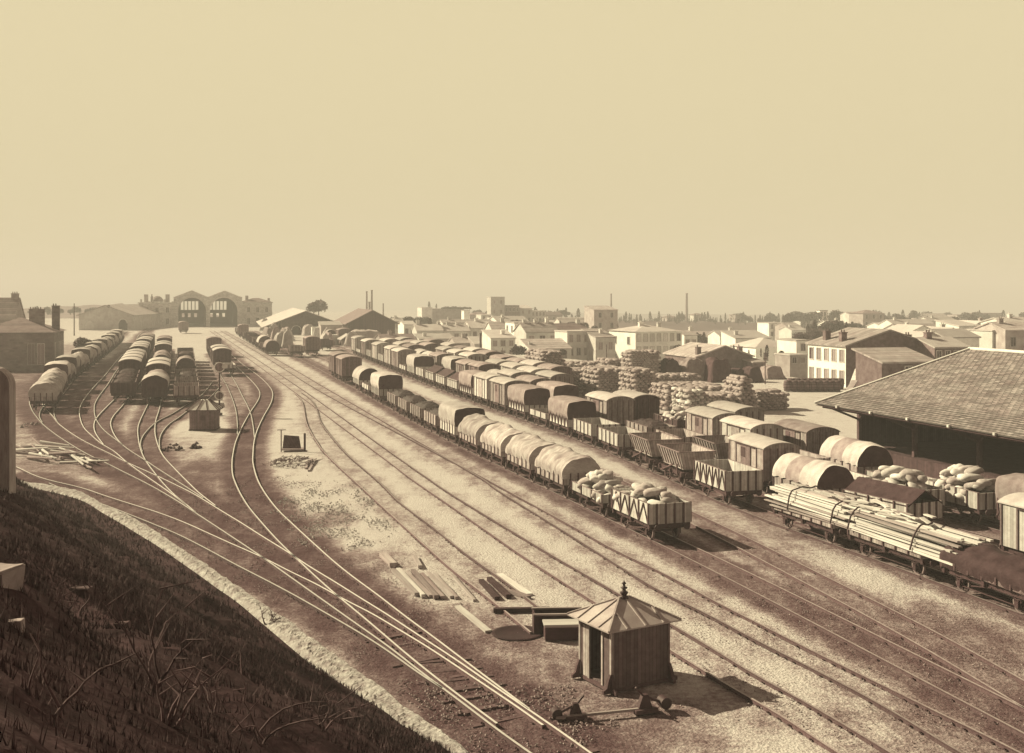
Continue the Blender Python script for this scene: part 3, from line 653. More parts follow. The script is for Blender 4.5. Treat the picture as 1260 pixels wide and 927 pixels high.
R78 = Row(latline(c78)); RW2 = Row(latline(cW2)); RW3 = Row(latline(cW3)); RW4 = Row(latline(cW4)); RW5 = Row(latline(cW5))
r78 = place_row(R78, [('latp',62.0),('low',68.3),('tarps',74.6),('tarps',81.0),('tarps',87.4),('tarps',94),('tarp',100.6),('coal',107.5),('coal',114.2),('coal',121),('coal',127.6),('tarp',138.5),('low',146.5),('roundp',154.5)],
                'pale train, counted from the camera', 'wagons of the long pale train', sc_far)
pair = place_row(R78, [('boxd',171),('boxd',179.5)], 'lone pair on open ground', 'two vans standing alone', sc_far)
rW2 = place_row(RW2, [('dark',47.4),('flat',54.0),('flat',61.0),('lat',72.3),('tip',79.5),('tip',85.8),('open',93),('open',99.8),('tarpg',106.5),('low',113),('tarpg',120),('box',127),('boxp',134),('tarpg',141),('tent',148.2),('tent',155.2),('tent',162.2),('open',169.5),('tarp',176.5),('low',184),('box',191),('boxp',199),('open',207),('boxp',214.5),('open',222.5),('box',230),('low',238),('boxp',246)],
                'first standing row, counted from the camera', 'wagons of the first standing row', sc_far)
rW3 = place_row(RW3, [('boxp',51.8),('tent',63.0),('round',67.0+2.8),('box',76.2),('tip',84),('openw',91.5),('coal',98.5),('box',108.6),('open',115.6),('tarpg',124),('boxs',132),('box',139.5),('roundp',147),('boxd',154.5),('boxs',162),('tarp',171),('boxs',181),('roundp',190),('roundp',198),('boxd',206),('boxp',216),('open',225),('box',233)],
                'second standing row, counted from the camera', 'wagons of the second standing row', sc_far)
rW4 = place_row(RW4, [('open',67.0),('low',73.5),('openw',79.6),('boxp',86.8),('box',94),('opend',101.5),('boxk',112),('box',137),('boxp',145),('boxp',153),('box',161),('coald',170),('boxp',178),('boxp',187),('box',196),('openw',204),('boxd',212),('boxp',221),('tarpg',230),('box',239)],
                'third standing row, counted from the camera', 'wagons of the third standing row', sc_far)
rW5 = place_row(RW5, [('tarpg',59.6),('open',66.2),('low',72.6),('round',78.6),('boxs',86),('openw',92.3),('boxp',98.8),('low',106),('boxd',150),('box',158),('boxs',166),('tarpg',175),('boxd',184),('boxp',193),('boxs',202),('box',212),('openw',221),('boxd',230)],
                'row beside the tiled shed, from camera', 'wagons of the row beside the shed', sc_far)

# trains of the left yard, following their own tracks
def P2(l): return [Vector((x, y, 0)) for x, y in l]
TA = Row(P2([(-53,128),(-56.5,139),(-60.5,150),(-65.5,165),(-73.5,192),(-84,229),(-99.5,283),(-115,335),(-128,380)]))
TB = Row(P2([(-47,137),(-48.8,143),(-55.5,165),(-63.3,191),(-79,244),(-87,272),(-105,330)]))
TC = Row(P2([(-42.8,135),(-43.9,140),(-54,174.6),(-71,232),(-87,286),(-100,330)]))
TD = Row(P2([(-38,132),(-39.6,138.5),(-54.5,190),(-67.5,235),(-82,284)]))
TI = Row(P2([(-45.5,182),(-47.2,188.5),(-51.5,202),(-60,231),(-74,279),(-80,300)]))
sc13 = lambda z: 1.18
place_row(TA, [(k, 131+i*8.6) for i, k in enumerate(['tarps','tarps','tarps','tarp','tarps','tarp','tarpk','tarps','tarp','tarps','tarpk','tarp','tarps','tarp','tarps','tarpk','tarp','tarps','tarp','tarps','tarp','tarps'])], 'leftmost train, from camera', 'wagons of the leftmost curved train', sc13)
place_row(TB, [(k, 141.5+i*8.4) for i, k in enumerate(['coald','coald','coald','boxk','boxk','boxk','boxk','tarpk','boxk','boxk','boxk','tarpk','boxk','boxk','boxd','boxd'])], 'coke train, counted from the camera', 'wagons of the train headed by coke wagons', sc13)
place_row(TC, [(k, 139+i*8.8) for i, k in enumerate(['tarpk','roundk','boxk','boxk','opend','opend','roundk','roundk','opend','boxk','boxk','opend','boxd','boxd'])], 'train left of the small hut, from camera', 'wagons of the train left of the small hut', sc13)
place_row(TD, [(k, 138+i*8.8) for i, k in enumerate(['openw','openw','coal','openw','opend','roundk','opend','opend','coald','openw','opend'])], 'train behind the small hut, from camera', 'wagons of the open train behind the small hut', sc13)
place_row(TI, [('low',188.5),('boxk',200),('boxk',209.5),('open',219),('openw',234),('boxd',246)], 'short train behind the signal, from camera', 'wagons of the short train by the signal', sc13)
lone = wagon('boxd', (-113, 392, 0), math.radians(-70), 'small brown van alone on pale ground before the left arch of the station', 'vans near the station', 1.15)
R0 = Row(P2([(-52,248),(-58,268),(-75,325),(-84,355),(-95,395),(-103,430)]))
place_row(R0, [('roundk',250),('openw',260),('roundp',270),('openw',281),('openw',293),('opend',305),('opend',318),('openw',332),('boxd',350),('open',372)], 'row along the heaped goods, from camera', 'wagons along the heaped goods', sc13)
for i, (k, px, py) in enumerate((('openw',366,440),('boxd',385,438),('opend',402,432),('roundp',407,422),('boxd',424,424),('openw',440,420))):
    p = G(px, py); wagon(k, p, math.radians(-74), f"{DESC[k]}, {ORD[i]} from left of those below the goods sheds", 'loose wagons below the goods sheds', 1.18)
# ---------------------------------------------------------------- buildings
m_white = mat('white_render', .74, .16, .6, bump=.05); m_pale = mat('pale_render', .62, .2, .5, bump=.06); m_buff = mat('buff_stone', .56, .25, .7, bump=.1)
m_stone = mat('ashlar', .7, .2, .5, pat='brick', p=1.0, pv=.8, bump=.05); m_brick = mat('rubble_masonry', .17, .4, 1.5, bump=.2); m_grey = mat('dull_plaster', .36, .3, .6)
m_tiler = mat('roman_tiles', .36, .25, .8, pat='rows', p=.45, pv=.7); m_tiled = mat('old_tiles', .2, .3, 1, pat='rows', p=.45, pv=.7); m_zinc = mat('pale_roofing', .44, .15, .3)
m_pane = mat('window_dark', .045, .2, 4, rough=.25, spec=.5); m_shut = mat('shutter', .26, .2, 5); m_frame = mat('window_surround', .5, .15, 3); m_dark = mat('dark_opening', .03, .3, 2)
def window_mesh(w, h, pane):
    mb = MB(); mb.box(-w/2, w/2, -.03, .0, 0, h, 1)
    for a in ((-w/2-.12, -w/2, 0, h), (w/2, w/2+.12, 0, h), (-w/2-.12, w/2+.12, h, h+.14), (-w/2-.2, w/2+.2, -.12, 0)): mb.box(a[0], a[1], -.12, .0, a[2], a[3], 0)
    mb.box(-.03, .03, -.06, -.0, .02, h-.02, 0)
    o = mb.build('window', [m_frame, pane]); me = o.data; bpy.data.objects.remove(o); return me
WMESH = {}
def window(parent, x, z, w, h, pane, face='front', wdt=0, dep=0):
    k = (round(w, 1), round(h, 1), pane.name)
    if k not in WMESH: WMESH[k] = window_mesh(k[0], k[1], pane)
    o = link('window', WMESH[k], parent)
    if face == 'front': o.location = (x, -.005, z)
    elif face == 'left': o.location = (-.005, x, z); o.rotation_euler = (0, 0, -math.pi/2)
    else: o.location = (wdt+.005, x, z); o.rotation_euler = (0, 0, math.pi/2)
    return o
def house(name, label, px0, px1, pyt, pyb, Z, depth=9, rot=16, roof='gable', rh=2.0, wm=None, rm=None, cols=0, rows=0, side=None, pane=None, chim=(), cat='house', group=None, over=.35, wh=None, below=8.0, ww=1.0, door=False):
    a = math.radians(rot); c, s_ = math.cos(a), math.sin(a); P0 = at(px0, pyb, Z); k1 = (px1-VX)/F
    w = (k1*Z-P0.x)/(c-k1*s_); h = (pyb-pyt)/F*Z
    t = thing(name, label, cat, P0, a, group); wm = wm or m_pale; rm = rm or m_tiler; pane = pane or m_shut
    mb = MB(); d = depth
    if roof == 'gabley': mb.prism([(0, -below), (w, -below), (w, h), (w/2, h+rh), (0, h)], 0, d)
    elif roof == 'gable': mb.prism([(0, -below), (d, -below), (d, h), (d/2, h+rh), (0, h)], 0, w, ax='x')
    elif roof == 'shed': mb.prism([(0, -below), (d, -below), (d, h+rh), (0, h)], 0, w, ax='x')
    else: mb.box(0, w, 0, d, -below, h)
    wall = mb.build('wall', wm, t)
    rb = MB(); o = over; th = .22
    if roof == 'gable':
        sl = rh/(d/2)
        rb.prism([(-o, h-o*sl+.03), (d/2, h+rh+.03), (d+o, h-o*sl+.03), (d+o, h-o*sl+.03+th), (d/2, h+rh+.03+th), (-o, h-o*sl+.03+th)], -o*.6, w+o*.6, ax='x')
    elif roof == 'gabley':
        sl = rh/(w/2)
        rb.prism([(-o, h-o*sl+.03), (w/2, h+rh+.03), (w+o, h-o*sl+.03), (w+o, h-o*sl+.03+th), (w/2, h+rh+.03+th), (-o, h-o*sl+.03+th)], -o, d+o)
    elif roof == 'shed': rb.prism([(-o, h-o*rh/d+.03), (d+o, h+rh*(1+o/d)+.03), (d+o, h+rh*(1+o/d)+.03+th), (-o, h-o*rh/d+.03+th)], -o*.5, w+o*.5, ax='x')
    elif roof == 'hip':
        m_ = min(w, d)/2; A = [(-o, -o, h), (w+o, -o, h), (w+o, d+o, h), (-o, d+o, h)]
        R_ = [(m_, d/2, h+rh), (w-m_, d/2, h+rh)] if w >= d else [(w/2, m_, h+rh), (w/2, d-m_, h+rh)]
        fs = [(0,1,5,4),(1,2,5),(2,3,4,5),(3,0,4),(3,2,1,0)] if w >= d else [(0,1,4),(1,2,5,4),(2,3,5),(3,0,4,5),(3,2,1,0)]
        rb.add(A+R_, fs)
    else:
        rb.box(-o*.4, w+o*.4, -o*.4, d+o*.4, h+.01, h+.25)
    r = rb.build('roof', rm, t)
    for cx, cy, cw, ch_ in chim:
        zb = h+.2 if roof == 'flat' else h+rh*max(0, 1-abs((cy-d/2)/(d/2) if roof in ('gable', 'hip') else (cx-w/2)/(w/2)))-.2
        if roof == 'shed': zb = h+rh*cy/d-.2
        cb = MB(); cb.box(cx-cw/2, cx+cw/2, cy-.4, cy+.4, zb-2.2, zb+ch_); cb.box(cx-cw/2-.08, cx+cw/2+.08, cy-.48, cy+.48, zb+ch_, zb+ch_+.14)
        for q in range(max(1, int(cw/.45))): cb.cyl((cx-cw/2+.22+.42*q, cy, zb+ch_+.12), (cx-cw/2+.22+.42*q, cy, zb+ch_+.5), .12, .1, 7)
        cb.build('chimney', wm if wm is not m_white else m_pale, r)
    def grid(n, m, W_, face):
        hh = wh or min(1.7, h/m*.55)
        for i in range(n):
            for j in range(m):
                x = W_*(i+.5)/n; z = h*(j+.5)/m-hh*.45
                window(t, (W_-x) if face == 'left' else x, z, min(ww, W_/n*.5), hh, m_pane if rnd.random() < .25 else pane, face, w, d)
    if cols: grid(cols, rows, w, 'front')
    if side: grid(side[0], side[1], d, 'left')
    if door: MB().box(w*.5-.6, w*.5+.6, -.06, 0, 0, 2.3).build('door', m_shut, t)
    return t

# the two-vaulted station at the end of the yard
def station():
    Z = 476.0; t = thing('railway_station', 'pale stone train station with two great arched openings under twin gables', 'train station', at(256, 401.5, Z), math.radians(16))
    u = Z/F                                       # metres in a photo pixel at that distance
    X = lambda px: (px-256)*u/1.034
    z = lambda py: (401.5-py)*u
    prof_l, cx = [], [236.5, 275.5]
    rr = 16.4*u; zs = z(383)
    outl = [(X(214), -3), (X(214), z(367)), (X(236), z(358.5)), (X(256), z(367)), (X(276.5), z(358.8)), (X(298), z(367.5)), (X(298), -3)]
    def arch_pts(c, r=rr, n=18): return [(X(c)-r, -3), (X(c)-r, zs)]+[(X(c)+r*math.cos(math.pi-math.pi*i/n), zs+r*math.sin(math.pi-math.pi*i/n)) for i in range(1, n)]+[(X(c)+r, zs), (X(c)+r, -3)]
    path = outl[:1]; full = list(outl)
    poly = [outl[-1]]                             # one outline that runs round both openings
    poly = outl+list(reversed(arch_pts(cx[1])))+list(reversed(arch_pts(cx[0])))
    fb = MB()
    import mathutils.geometry as geo
    def tess(y):
        v3 = [Vector((a, y, b2)) for a, b2 in poly]; return v3, geo.tessellate_polygon([v3])
    v3, tr = tess(0); fb.add([p for p in v3], [tuple(k) for k in tr]); v4, tr = tess(2.2); fb.add([p for p in v4], [tuple(reversed(k)) for k in tr])
    n = len(poly); fb.add([p for p in v3]+[p for p in v4], [(i, n+i, n+(i+1)%n, (i+1)%n) for i in range(n)])
    fb.build('facade', m_stone, t)
    cb = MB()
    for a, b2 in zip(outl[1:5], outl[2:6]): cb.bar((a[0], -.2, a[1]+.1), (b2[0], -.2, b2[1]+.1), .9, .55)
    cb.bar((X(214), -.25, z(367)), (X(218), -.25, z(366)), .9, .8); cb.bar((X(294), -.25, z(366)), (X(298), -.25, z(367)), .9, .8)
    cb.build('cornice', m_buff, t)
    for c in cx:
        ab = MB(); A = arch_pts(c)[1:-1]; B = [(X(c)+(a-X(c))*1.1, zs+(b2-zs)*1.1) for a, b2 in A]
        for i in range(len(A)-1): ab.add([(A[i][0],-.3,A[i][1]),(A[i+1][0],-.3,A[i+1][1]),(B[i+1][0],-.3,B[i+1][1]),(B[i][0],-.3,B[i][1]),(A[i][0],0,A[i][1]),(A[i+1][0],0,A[i+1][1]),(B[i+1][0],0,B[i+1][1]),(B[i][0],0,B[i][1])], [(0,1,2,3),(0,4,5,1),(2,6,7,3)])
        ab.build('arch_ring', m_pale, t)
        vb = MB(); D = 62                        # dark vault behind the opening, with the end screen's tall lights
        A = arch_pts(c, rr*1.06); vb.add([(a, 2.2, b2) for a, b2 in A]+[(a, D, b2) for a, b2 in A], [(i, i+1, len(A)+i+1, len(A)+i) for i in range(len(A)-1)], 0)
        vb.build('vault', mat('smoky_vault', .16, .3, .2), t)
        eb = MB(); x0, x1 = X(c)-rr*1.06, X(c)+rr*1.06; zt = zs+rr*1.05; wz0, wz1 = 13.43-(381.5-VY)/F*535, 13.43-(370.8-VY)/F*535
        eb.box(x0, x1, D, D+.5, -3, 2.6); eb.box(x0, x1, D, D+.5, 4.4, wz0); eb.box(x0, x1, D, D+.5, wz1, zt)
        ws = [X(c)-rr*.86+i*rr*.30 for i in range(5)]
        xs = [x0]+sum(([w_+.0, w_+rr*.22] for w_ in ws), [])+[x1]
        for i in range(0, len(xs), 2): eb.box(xs[i], xs[i+1], D, D+.5, wz0, wz1)
        ws2 = [X(c)-rr*.78+i*rr*.5 for i in range(3)]; xs = [x0]+sum(([w_, w_+rr*.22] for w_ in ws2), [])+[x1]
        for i in range(0, len(xs), 2): eb.box(xs[i], xs[i+1], D, D+.5, 2.6, 4.4)
        eb.build('end_screen', mat('smoky_vault', .16), t)
        rf = MB(); ap = X(c); e0, e1 = ap-rr*1.22, ap+rr*1.2
        rf.prism([(e0, z(368)), (ap, z(359.5)), (e1, z(368)), (e1, z(369)), (ap, z(360.5)), (e0, z(369))], 2.3, D+1); rf.build('roof', m_tiled, t)
    for px0, px1, mir in ((172, 214, 0), (298, 336, 1)):
        pb = MB(); pb.box(X(px0), X(px1), 1.0, 16, -3, z(372)); pb.box(X(px0)-.3, X(px1)+.3, .6, 16.4, z(386.3), z(385.4)); pb.box(X(px0)-.4, X(px1)+.4, .5, 16.5, z(373.4), z(372.2))
        pb.build('pavilion', m_stone, t)
        n = 3
        for i in range(n):
            for zz, hh in ((z(384.5), 2.0), (z(399), 2.4)):
                o = window(t, 0, 0, 1.1, hh, m_pane); o.location = (X(px0)+(X(px1)-X(px0))*(i+.75)/(n+.35), .99, zz)
        ch = [(px0+6, 362.5, 5), (px0+32, 362.5, 5)] if not mir else [(px0+5, 364, 3.6), (px0+33, 367, 3)]
        for cpx, cpy, cw in ch: MB().box(X(cpx), X(cpx+cw), 4, 6, z(372.3), z(cpy)).build('chimney', m_grey, t)
        pr = MB(); bw_ = X(px1)-X(px0)
        if mir: pr.add([(X(px0)-.2,.8,z(372)+.02),(X(px1)+.2,.8,z(372)+.02),(X(px1)+.2,16,z(372)+.02),(X(px0)-.2,16,z(372)+.02),(X(px0)+bw_*.4,8,z(367)),(X(px0)+bw_*.6,8,z(367))], [(0,1,5,4),(1,2,5),(2,3,4,5),(3,0,4)]); pr.build('roof', m_tiled, t)
        else:
            for k in range(9):
                q = X(px0)+.6+k*(bw_-1.4)/8; pr.box(q, q+.7, 1.2, 1.8, z(372)+.01, z(371)+(k % 3 == 0)*.9)
            pr.build('parapet', m_buff, t)
            MB().lathe([(2.6, z(371.5)), (2.4, z(369)), (1.6, z(366)), (.8, z(364.6)), (0, z(364.2))], 12, 0, Matrix.Translation((X(194), 6, 0))).build('dome', m_grey, t)
            fg = MB(); fg.lathe([(.5, z(372.2)), (.45, z(368)), (.55, z(366)), (.25, z(364)), (.3, z(362.6)), (0, z(362))], 8, 0, Matrix.Translation((X(187.5), 3, 0))); fg.build('statue', m_grey, t)
    return t
station()

def arch_opening(t, x, w, h, y=-.06, m=None):
    mb = MB(); pts = [(x-w/2, 0), (x-w/2, h-w/2)]+[(x-w/2*math.cos(math.pi*i/10), h-w/2+w/2*math.sin(math.pi*i/10)) for i in range(1, 10)]+[(x+w/2, h-w/2), (x+w/2, 0)]
    mb.prism(pts, y, y+.2); rg = MB()
    for a, b2 in zip(pts[1:-1], pts[2:-1]+[pts[-2]]):
        if a != b2: rg.bar((a[0], y, a[1]), (b2[0], y, b2[1]), .35, .45, up=(0,1,0))
    o = mb.build('arched_doorway', m or m_dark, t); rg.build('arch_surround', m_pale, o)
sh = house('engine_shed', 'broad low stone shed with one dark arched doorway left of the station', 97, 163, 388, 406, 430, 46, 3, 'gabley', 3.6, m_buff, m_tiler, cat='shed', over=.8)
u = 430/F
arch_opening(sh, 53.5*u, 10.5*u, 13.2*u); arch_opening(sh, 13*u, 10*u, 11.5*u, m=m_pale)
MB().cyl((36*u, -.05, 22.6-18+18*u*.78+.0), (36*u, .1, 22.6-18+18*u*.78), .55, n=12).build('round_window', m_pane, sh)
lb = house('yard_building', 'low pale stone building with hipped tile roof at the left edge', -32, 66, 410, 458, 200, 13, 14, 'hip', 2.6, mat('soot_stained_stone', .30, .3, .5, pat='brick', p=1.2, pv=.75, bump=.05), m_tiled, 0, 0, cat='building', chim=((9.5, 5.5, 2.6, 2.0), (12.6, 6.5, 1.3, 2.2)), over=.5)
for i, px in enumerate((34, 45)):
    o = window(lb, (px+32)*200/F, 1.2, 1.1, 3.6, m_shut)
for k in range(5): window(lb, 1.6+k*2.3, 1.5, 1.0, 3.4, m_pale, 'right', MATS and (1400 and (( (66-VX)/F*200-at(-32,458,200).x)/(math.cos(math.radians(14))-(66-VX)/F*math.sin(math.radians(14))))), 13)
house('lantern_house', 'steep-roofed house with a raised lantern at the left edge behind the yard building', -40, 17, 393, 415, 235, 9, 10, 'gable', 4.2, m_grey, m_tiler, 2, 1, cat='house', chim=((8.2, 4.5, 1.4, 1.2),))

# goods sheds in the middle distance
gs = house('goods_shed', 'goods shed with a wide pale roof and shadowed gable beside the station', 346, 404, 394, 414, 385, 70, 14, 'gabley', 3.0, m_brick, m_zinc, cat='shed', over=6.5)
arch_opening(gs, 5.0, 3.2, 3.6); 
gs2 = house('goods_shed', 'dark timber goods shed with a brown roof below the tall twin chimney stacks', 430, 486, 397, 414, 350, 38, 14, 'gabley', 3.6, m_woodd, m_tiled, cat='shed', over=1.4)
house('yard_shed', 'small pale-roofed shed among goods in front of the dark goods shed', 421, 437, 418, 426, 300, 9, 16, 'gabley', 1.2, m_woodt, m_zinc, cat='shed')
house('loading_shed', 'open-sided low shed with thin pale roof behind the standing wagons', 395, 421, 401, 412, 340, 10, 14, 'shed', .8, m_grey, m_zinc, cat='shed')
def stack(label, px, py0, py1, Z, r0, r1, m=None, name='factory_chimney', cat='chimney'):
    p = at(px, py1, Z); h = (py1-py0)/F*Z; t = thing(name, label, cat, p)
    MB().lathe([(r0*1.2, -6), (r0*1.2, h*.08), (r0, h*.09), (r1, h*.96)], 12).build('shaft', m or m_brick, t)
    MB().lathe([(r1*1.02, h*.955), (r1*1.3, h*.96), (r1*1.3, h), (r1*.7, h), (r1*.7, h*.9)], 12).build('cap', m or m_brick, t); return t
stack('left one of the tall twin chimney stacks above the dark shed', 451.3, 358.5, 388, 560, .5, .36); stack('right one of the tall twin chimney stacks above the dark shed', 457.5, 357, 388, 560, .55, .4)
stack('short stub of chimney between the tall twin stacks', 454.6, 371.5, 388, 565, .6, .5); stack('thin short stack right of the tall twin chimneys', 471.5, 373.5, 388, 480, .28, .22)
stack('slender chimney rising behind the square tower house', 752, 361.5, 392, 760, .7, .45); stack('tall lone chimney on the tree line right of centre', 845, 361, 394, 860, 1.1, .75)
stack('black iron stovepipe stack among the white houses', 591.3, 410, 442, 262, .24, .22, m_iron, 'iron_chimney')
def pole(label, px, py0, py1, Z, r=.1, arms=0):
    p = at(px, py1, Z); h = (py1-py0)/F*Z; t = thing('pole', label, 'pole', p); MB().cyl((0,0,-2), (0,0,h), r, r*.7, 8).build('mast', m_tim, t)
    if arms:
        mb = MB(); mb.bar((-arms, 0, h*.86), (arms, 0, h*.86), .12); mb.build('crossarm', m_tim, t)
pole('thin dark mast above the yard building near the left edge', 91.3, 373.5, 404, 300, .16, .4); pole('thin pole behind the sack stacks before the white house', 746.3, 424, 452, 255, .14)
pole('thin pole in front of the white houses', 618, 428, 450, 262, .12); pole('pole beside the dark canvas stacks right of the brick gable', 941.5, 437, 470, 172, .10, .3)

# the town: (label, corner px, right px, eave py, base py, distance, ...)
H_ = house
H_('row_house', 'narrow house with a bright lit gable end at the left of the row', 513, 545, 407.5, 436, 330, 9, 14, 'gable', 1.6, m_pale, m_zinc, 2, 2, chim=((1, 4.5, 1, 1.4), (7.2, 4.5, .9, 1)), ww=1.3)
H_('row_house', 'second house in the row with shaded upper windows and thin party-wall chimneys', 545.5, 578, 408, 436, 333, 9, 14, 'gable', 1.6, m_buff, m_zinc, 3, 2, chim=((2.2, 4.5, .8, 1), (5, 4.5, .8, 1)), ww=1.2)
H_('terrace_house', 'low flat-roofed annexe in front of the row of narrow houses', 514, 583, 421, 438, 318, 4, 14, 'flat', 0, m_pale, m_zinc, 5, 1)
H_('house', 'pale three-window house right of the narrow row with a shallow roof', 579, 611, 404.5, 436, 338, 11, 14, 'gable', 1.8, m_pale, m_zinc, 3, 2, chim=((3, 5.5, 1, 1.2),))
H_('house', 'brown-fronted low house behind the black stovepipe stack', 584, 612, 424, 442, 285, 8, 14, 'shed', 1.4, m_grey, m_zinc, 2, 1)
H_('tall_gable', 'bright narrow white chimney wall rising behind the row of houses', 571, 577.5, 383, 404, 420, 5, 14, 'flat', 0, m_white, m_zinc, cat='building')
H_('house', 'pale house with a long roof left of the bright lit wall', 606, 634, 407, 440, 320, 10, 14, 'gable', 2.2, m_pale, m_tiler, 3, 2, chim=((4, 5, 1, 1.2),))
H_('house', 'house with bright lit left wall and stepped roofs above four windows', 647.5, 687, 409.5, 444, 285, 10, 18, 'gable', 2.2, m_pale, m_tiler, 3, 2, None, None, ((1.2, 5, .9, 1), (4.2, 5, .9, 1), (7.3, 5, .9, 1.4)), ww=1.5)
H_('house', 'wide shuttered house with a brown roof right of the stepped-roof house', 688, 726, 411.5, 446, 290, 11, 16, 'gable', 2.4, m_pale, m_tiled, 4, 2, chim=((7, 5.5, 1, 1.3),))
H_('house', 'low cream house with a projecting pale roof in front of the stepped-roof house', 652, 703, 430, 446, 262, 7, 16, 'shed', 1.8, m_white, m_tiler, 3, 1, chim=((1, 3, .8, .7),))
H_('house', 'small pale house between the shuttered house and the big white one', 724, 745, 420, 452, 280, 8, 16, 'shed', 1.2, m_pale, m_tiler, 2, 2)
H_('tower_house', 'tall brownish square house rising behind the small pale ones', 731, 760, 382, 420, 390, 10, 16, 'shed', 1.2, m_grey, m_tiler, 2, 3, pane=m_pane, cat='house')
H_('house', 'large plain white house of three storeys behind the sack stacks', 782, 839, 408.5, 456, 270, 13, 24, 'hip', 1.5, m_white, m_zinc, 7, 3, (2, 2), m_pale, ((5, 6, 1.2, .8), (10, 6, .8, .6)))
bg_ = H_('brick_building', 'dark rubble building with a broad gable and two end chimneys', 857, 926, 440, 462, 205, 14, 16, 'gabley', 1.9, m_brick, m_tiler, cat='building', chim=((.9, 1.2, .8, 1.6), (9.2, 1.2, .8, 1.2)))
H_('lean_to', 'low dark lean-to against the right side of the rubble gable', 926.5, 942, 447, 462, 204, 9, 16, 'shed', .8, m_brick, m_tiler, cat='shed')
H_('house', 'bright white low house with a pale hipped roof right of the rubble gable', 930, 978, 428, 452, 260, 12, 18, 'hip', 2.0, m_white, m_zinc, 2, 1, chim=())
H_('wall_house', 'flat pale outbuilding with two small windows left of the corner house', 972, 993, 438, 450, 225, 6, 16, 'flat', 0, m_grey, m_zinc, 2, 1, cat='house')
H_('corner_house', 'paired-chimney house coloured white on its sunlit front, dark on its shaded gable', 1041, 1146, 426.5, 478, 166, 10.5, 16, 'gabley', 2.2, m_brick, m_tiler, 0, 0, (5, 2), m_shut, ((1.5, 3.2, .9, 1.6), (12.6, 3.2, .9, 1.0), (1.6, 7.8, .9, 1.6)), cat='house')
MB().box(-.03, .0, .02, 10.48, -.5, 6.1).build('sunlit_face', m_white, bpy.data.objects['corner_house'])  # sunlit side coloured white against a gable coloured dark for its shade
H_('outhouse', 'low stone outhouse with a drooping tile roof against the dark gable', 1085, 1150, 447, 474, 148, 6, 16, 'shed', 1.3, m_brick, m_tiler, 1, 1, pane=m_pane, cat='house', over=.6)
